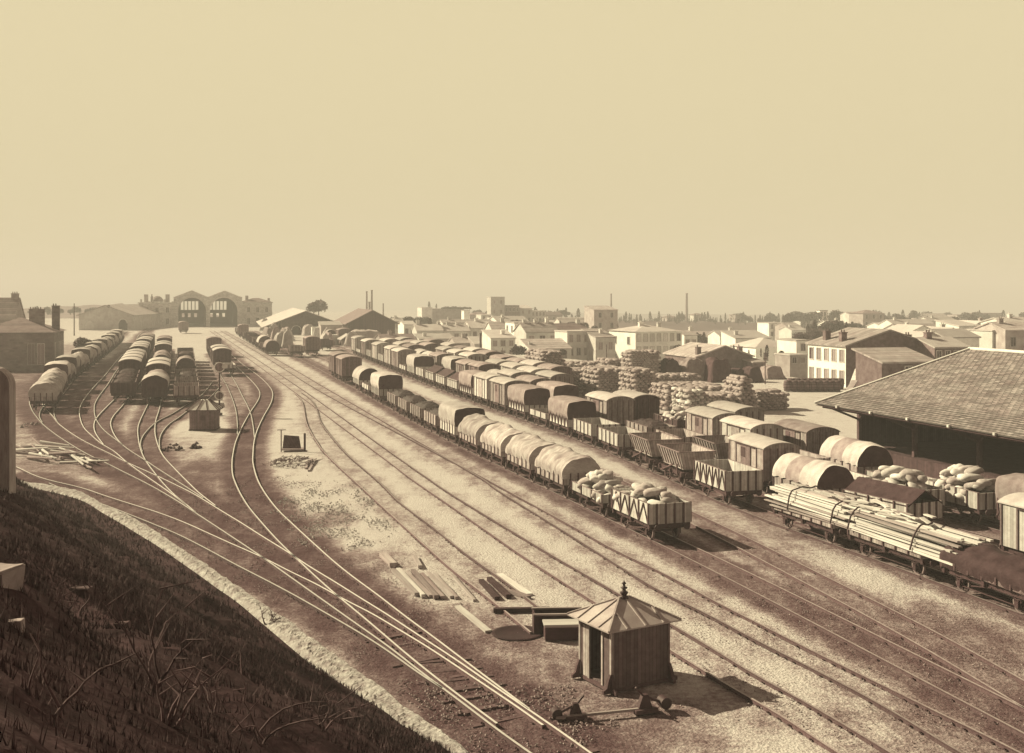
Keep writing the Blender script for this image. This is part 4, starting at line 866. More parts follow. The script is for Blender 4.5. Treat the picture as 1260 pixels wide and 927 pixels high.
R_ = [('white gabled house behind the corner house and its end chimney', 1121, 1150, 409, 440, 230, 'gabley', m_white, m_zinc, 1, 1),
 ('shaded row house with three white-framed windows above the shed ridge', 1150, 1192, 428.5, 446, 165, 'gable', m_brick, m_zinc, 4, 1),
 ('white house with a pale roof and a single dormer behind the shed ridge', 1163, 1205, 416, 436, 210, 'gable', m_white, m_zinc, 0, 0),
 ('long low pale terrace with many small windows below the hill', 1112, 1166, 408, 420, 330, 'gable', m_pale, m_tiler, 7, 1),
 ('stepped white house in the middle of the right-hand town', 1180, 1206, 402, 424, 290, 'shed', m_white, m_zinc, 2, 2),
 ('dark-sided square house left of the white gable with a cross window', 1188, 1201, 399, 420, 330, 'flat', m_grey, m_tiled, 1, 2),
 ('white gable-fronted house with one narrow window in the right-hand town', 1199, 1214, 401, 424, 300, 'gabley', m_white, m_zinc, 1, 2),
 ('brown house to the right of the white gable-fronted house', 1214, 1236, 402, 424, 305, 'gable', m_grey, m_tiled, 2, 1),
 ('tall white house with a black slit window near the right edge', 1221, 1237, 408, 434, 215, 'flat', m_white, m_zinc, 1, 1),
 ('shaded stone house touching the right edge of the view', 1237, 1275, 407, 436, 212, 'gable', m_grey, m_tiler, 2, 1),
 ('pale block behind the brown house near the right edge', 1236, 1262, 398, 414, 380, 'flat', m_pale, m_zinc, 3, 1),
 ('far pale terrace with arcaded windows under the long dark barracks', 1145, 1178, 396, 408, 480, 'gable', m_pale, m_zinc, 6, 1),
 ('small white house below the dark square block on the hill', 1084, 1100, 402, 410, 420, 'gable', m_white, m_zinc, 2, 1),
 ('white villa on the slope left of the church tower', 946, 968, 398, 416, 470, 'flat', m_white, m_zinc, 3, 2),
 ('brown cottage beside the white villa on the slope', 968, 985, 402, 418, 460, 'gable', m_grey, m_tiler, 2, 1),
 ('long white wall-like house on the slope right of the white villa', 974, 992, 407, 414, 450, 'gable', m_white, m_zinc, 0, 0),
 ('small white cottage among cypresses left of the church tower', 985, 1000, 394, 400, 700, 'gable', m_white, m_zinc, 2, 1),
 ('large dark square block standing on the hill crest', 1062, 1088, 386, 412, 520, 'hip', m_grey, m_tiled, 3, 3),
 ('pale wing attached to the left of the dark hill block', 1046, 1063, 388, 404, 540, 'gable', m_pale, m_tiler, 3, 1),
 ('long dark barracks block on the skyline at the right', 1178, 1206, 388, 398, 800, 'flat', m_grey, m_tiled, 8, 1),
 ('higher end block of the skyline barracks', 1204, 1234, 386, 398, 790, 'flat', m_grey, m_tiled, 6, 1),
 ('low pale roof on the skyline left of the barracks', 1128, 1168, 391, 400, 760, 'gable', m_grey, m_tiler, 8, 1),
 ('ruined-looking house with broken parapet on the crest', 905, 914, 388, 400, 720, 'flat', m_grey, m_tiled, 1, 1),
 ('pavilion with a wide flat roof on the tree line', 855, 867, 388, 398, 760, 'hip', m_pale, m_tiled, 3, 1),
 ('house with steep dark roof among the tree line', 822, 835, 391, 400, 740, 'hip', m_grey, m_tiled, 2, 1),
 ('huge pale retaining terrace with a garden on top behind the row houses', 532, 571, 380.5, 400, 640, 'flat', m_grey, m_grey, 0, 0),
 ('pale square corner bastion left of the garden terrace', 519, 532, 379, 400, 636, 'flat', m_pale, m_zinc, 0, 0),
 ('dull pyramid-roofed hall right of the garden terrace', 578, 605, 388, 404, 600, 'hip', m_grey, m_tiled, 0, 0),
 ('tall square keep-like tower block above the town', 604, 621, 366, 402, 560, 'flat', m_buff, m_zinc, 2, 3),
 ('dark block joined to the right of the keep-like tower', 621, 639, 376.5, 396, 565, 'flat', m_brick, m_tiled, 4, 2),
 ('pale low block right of the dark tower wing', 639.5, 655, 380, 398, 570, 'shed', m_pale, m_zinc, 2, 2),
 ('buff long block on the skyline right of the tower wings', 654, 671, 383, 398, 572, 'flat', m_buff, m_zinc, 4, 2),
 ('low reddish wall of sheds right of the buff skyline block', 671, 692, 388, 398, 610, 'gable', m_grey, m_tiled, 3, 1),
 ('small dwelling with white gable behind the goods sheds', 486, 497, 396, 408, 430, 'gable', m_pale, m_zinc, 2, 1),
 ('white house peeping between the dark goods shed and the row houses', 497, 511, 400, 416, 400, 'gable', m_white, m_zinc, 2, 1),
 ('long pale roofs above the stepped-roof house', 612, 650, 396, 410, 420, 'gable', m_pale, m_zinc, 4, 1),
 ('broad tile-roofed house behind the shuttered house', 690, 728, 398, 412, 430, 'gable', m_buff, m_tiler, 3, 1),
 ('distant villa with dark windows far right of the barracks', 1246, 1275, 391, 402, 640, 'flat', m_grey, m_tiled, 4, 1)]
for i, (lab, a, b2, yt, yb, Z, rf, wm, rm, c_, r_) in enumerate(R_):
    Wd = (b2-a)/F*Z
    H_('house', lab, a, b2, yt, yb, Z, 8+Wd*.25, 16+(i*37 % 9)-4, rf, min(2.4, .8+Wd*.08), wm, rm, c_, r_, None, m_pane if wm in (m_brick, m_grey) else m_shut, ((Wd*.3, 4, .9, 1.2),) if rf in ('gable', 'shed') and i % 2 else (), cat='building' if 'block' in lab or 'terrace' in lab else 'house', below=8)

for i, (lab, a, b2, yt, yb, Z, rf, wm, rm, c_, r_, sd) in enumerate([
 ('long pale two-storey front below the row of narrow houses', 516, 560, 418, 452, 300, 'shed', m_pale, m_zinc, 5, 2, None), ('grey low workshop right of the long two-storey front', 560, 598, 423, 452, 290, 'gable', m_grey, m_tiler, 3, 1, None),
 ('tall pale block with three rows of windows right of the stovepipe', 604, 634, 417, 454, 275, 'shed', m_pale, m_zinc, 3, 3, None), ('white cubic house with a lit left wall in the middle of the town', 633, 652, 398, 446, 300, 'flat', m_white, m_zinc, 2, 3, (2, 3)),
 ('cream tenement with three rows of shutters behind the sack stacks', 698, 735, 409, 458, 268, 'flat', m_pale, m_zinc, 4, 3, None), ('narrow shaded house pressed against the cream tenement', 733, 757, 416, 458, 264, 'shed', m_buff, m_tiler, 2, 2, None),
 ('pale house just right of the big white house', 842, 858, 413, 452, 300, 'gable', m_pale, m_tiler, 2, 2, None), ('tall white house between the villa and the rubble gable', 886, 912, 414, 440, 330, 'gable', m_white, m_zinc, 3, 2, None),
 ('long white-roofed range behind the rubble gable', 905, 948, 417, 444, 300, 'shed', m_white, m_zinc, 4, 1, None), ('pale tenement behind the row houses with many shutters', 545, 606, 398, 420, 400, 'gable', m_pale, m_tiler, 8, 2, None),
 ('buff tenement rising left of the square tower house', 694, 728, 392, 415, 470, 'flat', m_buff, m_zinc, 5, 2, None), ('white stepped house left of the keep-like tower block', 592, 606, 388, 404, 540, 'flat', m_white, m_zinc, 2, 2, None),
 ('pale roofs in a row under the keep-like tower', 604, 640, 394, 408, 500, 'gable', m_pale, m_zinc, 5, 1, None), ('grey warehouse behind the standing vans and before the row houses', 470, 512, 419, 446, 300, 'gable', m_grey, m_tiled, 4, 1, None),
 ('white wall of a yard house right of the white low house', 980, 996, 420, 452, 240, 'flat', m_white, m_zinc, 1, 2, None), ('white house above the outhouse roof', 1130, 1160, 418, 446, 185, 'gabley', m_white, m_zinc, 2, 2, None),
 ('pale house with a dark arched doorway behind the shed ridge', 1164, 1180, 412, 434, 240, 'gabley', m_white, m_zinc, 1, 1, None), ('row of white cottages along the foot of the hill at right', 1100, 1150, 400, 416, 400, 'gable', m_white, m_zinc, 6, 1, None),
 ('tall pale house near the right edge above the shed ridge', 1240, 1275, 398, 432, 260, 'gable', m_pale, m_zinc, 3, 2, None), ('small white-walled house on the slope right of the church tower', 1022, 1040, 400, 416, 420, 'gable', m_white, m_zinc, 2, 1, None)]):
    H_('house', lab, a, b2, yt, yb, Z, 9, 16+(i*29 % 7)-3, rf, 1.0+(i % 3)*.3, wm, rm, c_, r_, sd, m_shut, ((2.0+(i % 4), 4, .9, 1.2),) if rf != 'flat' else ())
ct = H_('church_tower', 'small pale bell tower with two openings on the tree line at right', 1009, 1018.5, 382.5, 400, 620, 4.2, 16, 'flat', 0, m_white, m_tiled, 0, 0, cat='tower', below=10)
for x in (1.1, 3.0): MB().box(x-.5, x+.5, -.07, 0, 4.6, 7.0).build('belfry_opening', m_dark, ct)

# the big tiled goods shed at the right
def big_shed():
    A = math.radians(16.17); p = at(1003, 497, 94.4); t = thing('goods_shed', 'huge open-sided goods shed with a tiled roof filling the right edge', 'shed', (p.x, p.y, 0), A)
    ze, zr, hw, Ln = p.z, 8.8, 15.2, 64; sl = (zr-ze)/hw
    mb = MB(); nx, ny = 46, 1
    def sheet(y0, y1, z0, z1, th, uvf):
        V = [(x0_, y, z+k) for k in (0, -th) for x0_, y, z in ((y0, -Ln, z0), (y0, 0.0, z0), (y1, 0.0, z1), (y1, -Ln, z1))]
        uvs = [[(-Ln, 0), (0, 0), (0, abs(y1-y0)/math.cos(math.atan(sl))), (-Ln, abs(y1-y0)/math.cos(math.atan(sl)))]]+[[(0, 0)]*4]*5
        mb.add(V, [(0,1,2,3) if y1 < y0 else (3,2,1,0), (7,6,5,4), (0,4,5,1), (1,5,6,2), (2,6,7,3), (3,7,4,0)], 0, False, None, uvs if y1 < y0 else [[uvs[0][3], uvs[0][2], uvs[0][1], uvs[0][0]]]+uvs[1:])
    # courses of tiles: each course a thin sloping strip lapping the one below
    ncr = 46; rr = random.Random(5)
    for side in (0, 1):
        for k in range(ncr):
            a0, a1 = hw*k/ncr, hw*(k+1)/ncr+.05; z0 = ze+sl*a0; z1 = ze+sl*a1-.035
            for seg in range(8):
                xx0, xx1 = -Ln*seg/8, -Ln*(seg+1)/8; w0, w1 = rr.uniform(-.012, .012), rr.uniform(-.012, .012)
                X_ = (lambda a: a) if side == 0 else (lambda a: 2*hw-a)
                V = [(X_(a0), xx0, z0+.07+w0), (X_(a0), xx1, z0+.07+w1), (X_(a1), xx1, z1+.05+w1), (X_(a1), xx0, z1+.05+w0), (X_(a0), xx0, z0), (X_(a0), xx1, z0)]
                f_ = [(0,3,2,1), (0,1,5,4)]; f_ = f_ if side == 0 else [tuple(reversed(q)) for q in f_]
                uv = [(xx0, k*.8/1.65), (xx1, k*.8/1.65), (xx1, (k+1)*.8/1.65), (xx0, (k+1)*.8/1.65)]
                us = [[uv[0], uv[3], uv[2], uv[1]], [uv[0], uv[1], uv[1], uv[0]]]
                mb.add(V, f_, 0, False, None, us if side == 0 else [list(reversed(q)) for q in us])
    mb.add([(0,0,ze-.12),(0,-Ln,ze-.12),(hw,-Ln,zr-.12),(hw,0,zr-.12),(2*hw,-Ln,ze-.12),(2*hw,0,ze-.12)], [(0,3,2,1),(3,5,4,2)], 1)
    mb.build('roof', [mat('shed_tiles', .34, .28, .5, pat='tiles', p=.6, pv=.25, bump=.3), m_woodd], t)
    vb = MB(); vb.bar((-.05, .06, ze+.06), (hw, .06, zr+.1), .28, .12); vb.bar((2*hw, .06, ze+.06), (hw, .06, zr+.1), .28, .12); vb.build('verge', m_pale, t)
    MB().cyl((hw, .2, zr+.05), (hw, -Ln, zr+.05), .16, n=8).build('ridge_cap', m_pale, t)
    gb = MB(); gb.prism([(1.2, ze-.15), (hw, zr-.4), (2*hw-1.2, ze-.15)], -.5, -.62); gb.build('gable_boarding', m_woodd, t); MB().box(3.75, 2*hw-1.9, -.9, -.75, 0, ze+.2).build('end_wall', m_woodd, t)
    bm = MB(); bm.box(.5, .75, -Ln, -.3, ze-.32, ze-.1); bm.box(3.4, 3.7, -Ln, -.3, ze+.25, ze+.6); bm.build('eaves_beam', m_tim, t)
    for k in range(9):
        y = -1-k*7.4; pb = MB(); pb.box(3.4, 3.7, y-.15, y+.15, 1.1, ze+.3); pb.bar((3.5, y, ze-1.3), (.8, y, ze-.25), .16); pb.bar((3.5, y-.1, ze-1.2), (3.5, y-1.4, ze+.2), .14); pb.build('post', m_tim, t)
        pb = MB(); pb.box(hw-.15, hw+.15, y-.15, y+.15, 1.1, zr-.4); pb.build('post', m_tim, t)
    for k in range(7): MB().box(-.16, .06, -3.5-k*4.6, -3.3-k*4.6, ze-.02, ze+.16).build('gutter_bracket', m_pale, t)
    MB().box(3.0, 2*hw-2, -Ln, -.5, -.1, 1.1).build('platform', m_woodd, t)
    MB().box(2*hw-1.8, 2*hw-1.5, -Ln, -.5, 0, ze-.1).build('back_wall', m_brick, t)
    return t
big_shed()
# ---------------------------------------------------------------- sacks
def sack_mesh(seed):
    r_ = random.Random(seed); mb = MB(); nu, nv = 10, 7; V = []
    ph = r_.uniform(0, 9)
    for j in range(nv+1):
        b2 = -math.pi/2+math.pi*j/nv
        for i in range(nu):
            a = 2*math.pi*i/nu; f = lambda c, e: math.copysign(abs(c)**e, c)
            x, y, z = f(math.cos(b2), .55)*f(math.cos(a), .55)*.47, f(math.cos(b2), .55)*f(math.sin(a), .6)*.27, f(math.sin(b2), .8)*.15
            k = 1+.22*noise.noise(Vector((x*3+ph, y*4, z*4+ph))); sag = -.05*(x/.47)**2
            V.append((x*k, y*k*(1-.25*(abs(x)/.47)**3), z*k+sag+.16))
    mb.add(V, [(j*nu+i, j*nu+(i+1)%nu, (j+1)*nu+(i+1)%nu, (j+1)*nu+i) for j in range(nv) for i in range(nu)], 0, True)
    return mb
SACKS = [sack_mesh(k) for k in range(4)]
m_sackd = mat('stained_sackcloth', .38, .3, 2.5, bump=.25)
SOBJ = [s_.build('sack', m_sack if k % 3 else m_sackd) for k, s_ in enumerate(SACKS)]
SME = [o.data for o in SOBJ]
for o in SOBJ: bpy.data.objects.remove(o)
SV = [np.array([v.co for v in me.vertices]) for me in SME]; SF = [np.array([p.vertices for p in me.polygons]) for me in SME]
nsack = [0]
MASSV, MASSF, MOFF = [], [], [0]
def sack(p, rot, label, group, s=1.0, single=True):
    k = rnd.randrange(4)
    if single and nsack[0] < 298:
        nsack[0] += 1; o = link('sack', SME[k], None, label=label, category='sack', group=group); o.location = p; o.rotation_euler = rot; o.scale = (s, s, s)
    else:
        R = np.array(Matrix.LocRotScale(Vector(p), __import__('mathutils').Euler(rot), Vector((s, s, s))))
        v = SV[k] @ R[:3, :3].T+R[:3, 3]; MASSV.append(v); MASSF.append(SF[k]+MOFF[0]); MOFF[0] += len(v)
def heap(M, L, wd, hgt, label, group, n, s=1.0, single=True):   # sacks heaped over a wagon floor; M places the local frame
    for i in range(n):
        u, v = rnd.uniform(-1, 1), rnd.uniform(-1, 1); z = hgt*(1-abs(u)**3)*(1-abs(v)**2.5)
        p = M @ Vector((u*(L/2-.4), v*(wd/2-.25), z-.12)); a = M.to_euler().z
        sack(p, (rnd.uniform(-.35, .35), rnd.uniform(-.35, .35), a+rnd.choice((0, 1.57))+rnd.uniform(-.5, .5)), label, group, s*rnd.uniform(.9, 1.12), single)
def on(t, L, z): return t.matrix_basis @ Matrix.Translation((-L/2, 0, z))
heap(on(r78[0], 5.2, 1.75), 5.2, 2.5, .75, 'pale bulging sack heaped in the lattice-sided wagon heading the pale train', 'sacks in the lattice-sided wagon', 26, 1.15)
heap(on(r78[1], 5.2, 1.2), 5.2, 2.6, 1.1, 'white sack piled loosely on the low wagon behind the lattice-sided one', 'sacks on the low wagon of the pale train', 40, 1.2)
heap(on(rW5[1], 5.2, 1.45), 5.2, 2.5, 1.5, 'white sack heaped on the open wagon under the eave of the big shed', 'sacks on the nearer wagon by the shed', 46, 1.25)
heap(on(rW4[0], 5.2, 1.45), 5.2, 2.5, 1.4, 'pale sack heaped on the second sack wagon beside the big shed', 'sacks on the farther wagon by the shed', 40, 1.25)
heap(on(rW4[5], 5.4, 1.75), 5.2, 2.4, 1.1, 'pale sack on the dark wagon left of the boarded vans', 'sacks on the dark open wagon', 24, 1.15)
def pile(px0, px1, pyb, hgt, dep, label, single=0, taper=.0, rot=16, Zb=None, s=1.2):
    """a stacked block of sacks seen from its front-left corner; only its outer skin is laid"""
    p = G(px0, pyb); a = math.radians(rot); c, s_ = math.cos(a), math.sin(a); k1 = (px1-VX)/F; w = (k1*p.y-p.x)/(c-k1*s_)
    M = Matrix.Translation(p) @ Matrix.Rotation(a, 4, 'Z'); dx, dy, dz = .80*s, .50*s, .265*s
    nz_ = max(2, int(hgt/dz))
    for j in range(nz_):
        ins = taper*j/nz_*w*.45; x0, x1 = ins, w-ins; y0, y1 = ins*.5, dep-ins*.5
        nx, ny = max(1, int((x1-x0)/dy)), max(1, int((y1-y0)/dy)); top = j == nz_-1 or taper > .2
        for i in range(nx):
            for q in range(ny):
                if not (i == 0 or q == 0 or top or i == nx-1): continue
                if j == nz_-1 and rnd.random() < .35: continue
                front = q == 0
                pos = (x0+(i+.5)*(x1-x0)/nx+(.5*(j % 2)-.25)*dy+rnd.uniform(-.04, .04), y0+(q+.5)*(y1-y0)/ny+rnd.uniform(-.08, .08), j*dz)
                ang = a+(math.pi/2 if front or rnd.random() < .5 else 0)+rnd.uniform(-.1, .1)
                sack(M @ Vector(pos), (rnd.uniform(-.05, .05), rnd.uniform(-.05, .05), ang), label, 'stacked sacks in the yard', s*rnd.uniform(1.0, 1.1), single > 0 and (front or i == 0) and rnd.random() < single)
pile(846, 868, 512, 3.0, 4.2, 'sack in the narrow stack nearest the standing vans', .9)
pile(868, 906, 511, 2.5, 4.5, 'sack in the long shadowed stack right of the narrow stack', .9)
pile(906, 935, 509, 4.2, 5, 'sack in the peaked stack at the right of the stacks', .5, .75)
pile(936, 970, 505, 2.4, 3, 'sack in the squat stack at the right end of the stacks', .6)
pile(806, 900, 497, 2.0, 9, 'sack lying on the long low bank of sacks', 0)
pile(780, 806, 496, 4.4, 5, '', 0); pile(735, 772, 490, 4.0, 6, '', 0); pile(708, 736, 480, 3.0, 5, '', 0); pile(772, 862, 482, 2.4, 3.5, '', 0); pile(776, 812, 470, 4.8, 4, '', 0)
pile(655, 708, 476, 5.4, 10, '', 0, .7); pile(744, 776, 468, 3.2, 6, '', 0, .4); pile(700, 742, 466, 2.6, 4, '', 0); pile(560, 590, 452, 3.0, 6, '', 0, .6); pile(690, 716, 485, 3.2, 4, '', 0)
pile(818, 846, 505, 3.0, 5, '', 0, .3)
fromnp('sack_stacks', np.concatenate(MASSV), np.concatenate(MASSF), mat('stacked_sackcloth', .32, .28, 1.3, bump=.15), True, kind='stuff', label='great stacks of pale sacks filling the yard behind the wagons', category='sacks', group='stacked sacks in the yard')

# ---------------------------------------------------------------- long timbers on the two flat wagons
m_plank = mat('sawn_timber', .56, .22, 1.2, bump=.15, aniso=(.25, 3, 3)); m_plankd = mat('weathered_timber', .34, .3, 1.2, bump=.15, aniso=(.25, 3, 3)); m_oldbeam = mat('old_beam', .24, .35, 1.5, bump=.2, aniso=(.3, 3, 3)); m_beamd = mat('tarred_beam', .06, .4, 2, bump=.2)
f0, f1 = rW2[1], rW2[2]
pa, pb_ = f0.matrix_basis @ Vector((1.9, 0, 1.32)), f1.matrix_basis @ Vector((-6.2, 0, 1.3))
dirv = (pb_-pa).normalized(); perp = Vector((dirv.y, -dirv.x, 0)); LT = (pb_-pa).length; angT = math.atan2(dirv.y, dirv.x)
rt = random.Random(21)
for lay in range(8):
    nrow = 10-lay//3
    for i in range(nrow):
        wv = 2.6-lay*.09+.12*math.sin(lay*2.3); y = -wv/2+wv*(i+.5)/nrow+rt.uniform(-.07, .07)
        for part in range(2 if rt.random() < .75 else 1):
            Lp = rt.uniform(6.2, 9.5) if part or rt.random() < .7 else LT*.98; st = (LT-Lp) if part else rt.uniform(-.5, .3)
            if part: st = LT-Lp+rt.uniform(-.2, .7)
            z = lay*.13+(.07 if part and lay > 1 else 0)+rt.uniform(-.02, .03)
            ctr = pa+dirv*(st+Lp/2)+perp*(y)+Vector((0, 0, z+.06))
            hh = rt.uniform(.05, .12); ww_ = wv/nrow*rt.uniform(.3, .5); sg = rt.uniform(-.04, .04); mb = MB()
            for q0, q1 in ((-1, -.33), (-.33, .33), (.33, 1)): mb.bar((q0*Lp/2, 0, sg*q0*q0), (q1*Lp/2, 0, sg*q1*q1), ww_*2, hh)
            o = mb.build('timber', m_plank if rt.random() < .75 else m_plankd, None, label='long sawn timber lashed in the load across the two flat wagons', category='timber', group='timbers on the flat wagons')
            o.location = ctr; o.rotation_euler = (0, rt.uniform(-.012, .012), angT+rt.uniform(-.035, .035))
for i in range(22):                               # short split pieces thrown on top
    q = pa+dirv*LT*rt.uniform(.2, .75)+perp*rt.uniform(-.7, 1.0); Lp = rt.uniform(.8, 2.2); mb = MB().box(-Lp/2, Lp/2, -.11, .11, -.03, .03)
    o = mb.build('board', m_plank if i % 3 else m_plankd, None, label='short loose board thrown on top of the long timber load', category='board', group='loose boards on the timber load'); o.location = q+Vector((0, 0, 1.16+rt.random()*.16)); o.rotation_euler = (rt.uniform(-.1, .1), rt.uniform(-.06, .06), angT+rt.uniform(-.35, .35))
for k, fr in enumerate((.12, .40, .5, .82)):
    q = pa+dirv*LT*(1-fr); rp = MB(); P = []
    for a in np.linspace(0, 1, 15):
        y = -1.42+2.84*a; z = 1.16*(1-abs(2*a-1)**6)-.05+.05*math.sin(a*19+k)
        P.append(q+perp*y+Vector((0, 0, z+.12))+dirv*(.5*a-.2+.1*math.sin(a*7+k)))
    for a, b2 in zip(P[:-1], P[1:]): rp.cyl(a, b2, .045, n=6)
    rp.build('lashing_chain', m_iron, None, label=f"dark lashing chain over the long timbers, {ORD[k]} from their far end", category='chain', group='chains on the timber load')

# ---------------------------------------------------------------- the big hut with the finial
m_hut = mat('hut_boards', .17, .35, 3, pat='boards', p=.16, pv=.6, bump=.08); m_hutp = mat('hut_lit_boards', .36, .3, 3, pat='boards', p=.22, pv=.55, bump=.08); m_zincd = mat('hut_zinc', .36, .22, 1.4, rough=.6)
def big_hut():
    c0 = G(752, 853); cr_ = G(823, 838); cl = G(718, 833)
    ax = (cr_-c0).normalized(); a = math.atan2(ax.y, ax.x); w = (cr_-c0).length; d = 1.95
    t = thing('pointsman_hut', 'wooden pointsman hut with a hipped sheet-metal roof and turned finial', 'hut', c0, a)
    hh = 2.22; o = .32
    wb = MB(); wb.box(0, w, 0, .06, .12, hh); wb.box(0, w, d-.06, d, .12, hh); wb.box(w-.06, w, .06, d-.06, .12, hh); wb.box(0, .06, .06, .5, .12, hh); wb.box(0, .06, d-.62, d-.06, .12, hh); wb.box(0, .06, .5, d-.62, hh-.28, hh)
    wb.box(.06, w-.06, .06, d-.06, .1, .16)
    wb.build('walls', m_hut, t)
    MB().box(-.04, w+.04, -.04, d+.04, 0, .12).build('sill', m_tim, t)
    for x, y in ((-.03, -.03), (w-.07, -.03), (-.03, d-.07), (w-.07, d-.07)): MB().box(x, x+.1, y, y+.1, .12, hh).build('corner_post', m_hutp if x < 0 else m_hut, t)
    for y in (.46, d-.64): MB().box(-.035, .0, y, y+.1, .12, hh-.2).build('door_jamb', m_hutp, t)
    MB().box(.0, .05, .56, .95, .14, hh-.3, T=Matrix.Translation((-.02, d-1.2, 0)) @ Matrix.Rotation(.0, 4, 'Z')).build('door', m_hutp, t)
    for x, y, sx, sy in ((0, 0, 0, -1), (0, 0, -1, 0), (0, d, -1, 0), (w, 0, 0, -1), (w, 0, 1, 0)):
        br = MB(); pts = [(0, 0), (.34, 0), (.34, .12), (.2, .2), (.14, .42), (.06, .62), (0, .62)]
        R_ = Matrix.Translation((x, y, 0)) @ Matrix.Rotation(math.atan2(sy, sx), 4, 'Z'); br.prism(pts, -.05, .05, 0, R_); br.build('bracket', m_tim, t)
    z0 = hh-.03; apx = Vector((w/2, d/2, hh+.66)); C4 = [Vector((-o, -o, z0)), Vector((w+o, -o, z0)), Vector((w+o, d+o, z0)), Vector((-o, d+o, z0))]
    rb = MB(); R0_ = [Vector((w/2-.22, d/2, hh+.66)), Vector((w/2+.22, d/2, hh+.66))]
    V = C4+R0_+[p-Vector((0, 0, .05)) for p in C4]
    rb.add(V, [(0,1,5,4),(1,2,5),(2,3,4,5),(3,0,4),(9,8,7,6),(0,6,7,1),(1,7,8,2),(2,8,9,3),(3,9,6,0)])
    def seam(p, q): rb.bar(p+Vector((0,0,.02)), q+Vector((0,0,.02)), .06, .05)
    for k in range(4): seam(C4[k], R0_[0] if k in (0, 3) else R0_[1])
    seam(R0_[0], R0_[1])
    def face(A, B, P, n):                         # standing seams run square to the eave up to the hips
        for i in range(1, n):
            f = i/n; e = A.lerp(B, f); top = P; mid = .5
            k = 1-abs(2*f-1)*.92; up = (P-A.lerp(B, .5)); q = e+up*k
            seam(e, q)
    mA = R0_[0].lerp(R0_[1], .5)
    face(C4[0], C4[1], mA, 4); face(C4[1], C4[2], R0_[1], 4); face(C4[2], C4[3], mA, 4); face(C4[3], C4[0], R0_[0], 4)
    r = rb.build('roof', m_zincd, t)
    fn = MB(); fn.lathe([(.16, 0), (.16, .06), (.09, .1), (.13, .17), (.15, .22), (.07, .28), (.06, .34), (.12, .36), (.12, .39), (.05, .42), (.045, .5), (.09, .53), (.03, .58), (0, .66)], 12, 0, Matrix.Translation((w/2, d/2, hh+.62)))
    fn.build('finial', m_iron, r)
    return t
big_hut()
def small_hut():
    p = G(233, 530); t = thing('pointsman_hut', 'small boarded hut with a pale hipped roof beside the disc signal', 'hut', p, math.radians(4)); w, d, hh = 2.55, 2.3, 2.05
    wb = MB(); wb.prism([(0, 0), (w, 0), (w, hh), (0, hh)], 0, d); wb.build('walls', m_hut, t); MB().box(-.08, w+.08, -.08, d+.08, 0, .1).build('sill', m_tim, t)
    o = .3; zz = hh-.04; zt = hh+.92; C4 = [Vector((-o, -o, zz)), Vector((w+o, -o, zz)), Vector((w+o, d+o, zz)), Vector((-o, d+o, zz))]; T4 = [Vector((w/2-.4, d/2-.25, zt)), Vector((w/2+.4, d/2-.25, zt)), Vector((w/2+.4, d/2+.25, zt)), Vector((w/2-.4, d/2+.25, zt))]
    rf = MB(); rf.add(C4+T4, [(0,1,5,4),(1,2,6,5),(2,3,7,6),(3,0,4,7),(4,5,6,7),(3,2,1,0)])
    for k in range(4):
        for f in (0, .33, .67): rf.bar(C4[k].lerp(C4[(k+1) % 4], f)+Vector((0,0,.03)), T4[k].lerp(T4[(k+1) % 4], f)+Vector((0,0,.03)), .07, .06, 1)
    for k in range(4): rf.bar(C4[k], C4[(k+1) % 4], .08, .08, 1)
    r = rf.build('roof', [m_white, m_tim], t); MB().lathe([(.07, 0), (.1, .1), (.04, .16), (.08, .25), (0, .4)], 8, 0, Matrix.Translation((w/2, d/2, hh+.9))).build('finial', m_iron, r)
    MB().box(w*.42, w*.6, -.03, 0, 1.0, 1.5).build('hatch', m_tim, t)
    return t
small_hut()
def signal():
    p = G(270, 511); t = thing('disc_signal', 'tall iron post signal with round discs beside the small hut', 'signal', p, math.radians(20)); u = p.y/F
    h = (511-443)*u
    MB().cyl((0,0,0), (0,0,h), .11, .06, 8).build('post', m_iron, t); MB().box(-.3, .3, -.3, .3, 0, .25).build('base', m_tim, t)
    for py, r, th in ((452, 6.4*u, 0), (487, 5.4*u, .5)):
        z = (511-py)*u; mb = MB(); mb.cyl((0,-.06,z), (0,-.01,z), r*.82, n=20, mi=1, smooth=False)
        for i in range(20):
            a0, a1 = 2*math.pi*i/20, 2*math.pi*(i+1)/20
            mb.bar((r*.92*math.cos(a0), -.04, z+r*.92*math.sin(a0)), (r*.92*math.cos(a1), -.04, z+r*.92*math.sin(a1)), .1, .1)
        o = mb.build('disc', [m_pale, m_woodt], t)
    MB().lathe([(.02, 0), (.26, .05), (.34, .25), (.26, .5), (0, .62)], 10, 0, Matrix.Translation((.55, 0, h-1.0))).build('lamp', m_pale, t); MB().bar((0,0,h-.9), (.55,0,h-.95), .06).build('lamp_arm', m_iron, t)
    for k in range(5): MB().box(-.22, .22, .08, .13, 1+k*.7, 1.05+k*.7).build('rung', m_iron, t)
    for s_ in (-1, 1): MB().bar((0, 0, h*.62), (s_*2.1, -.2, 1.4 if s_ < 0 else 2.9), .035).build('stay', m_iron, t)
signal()

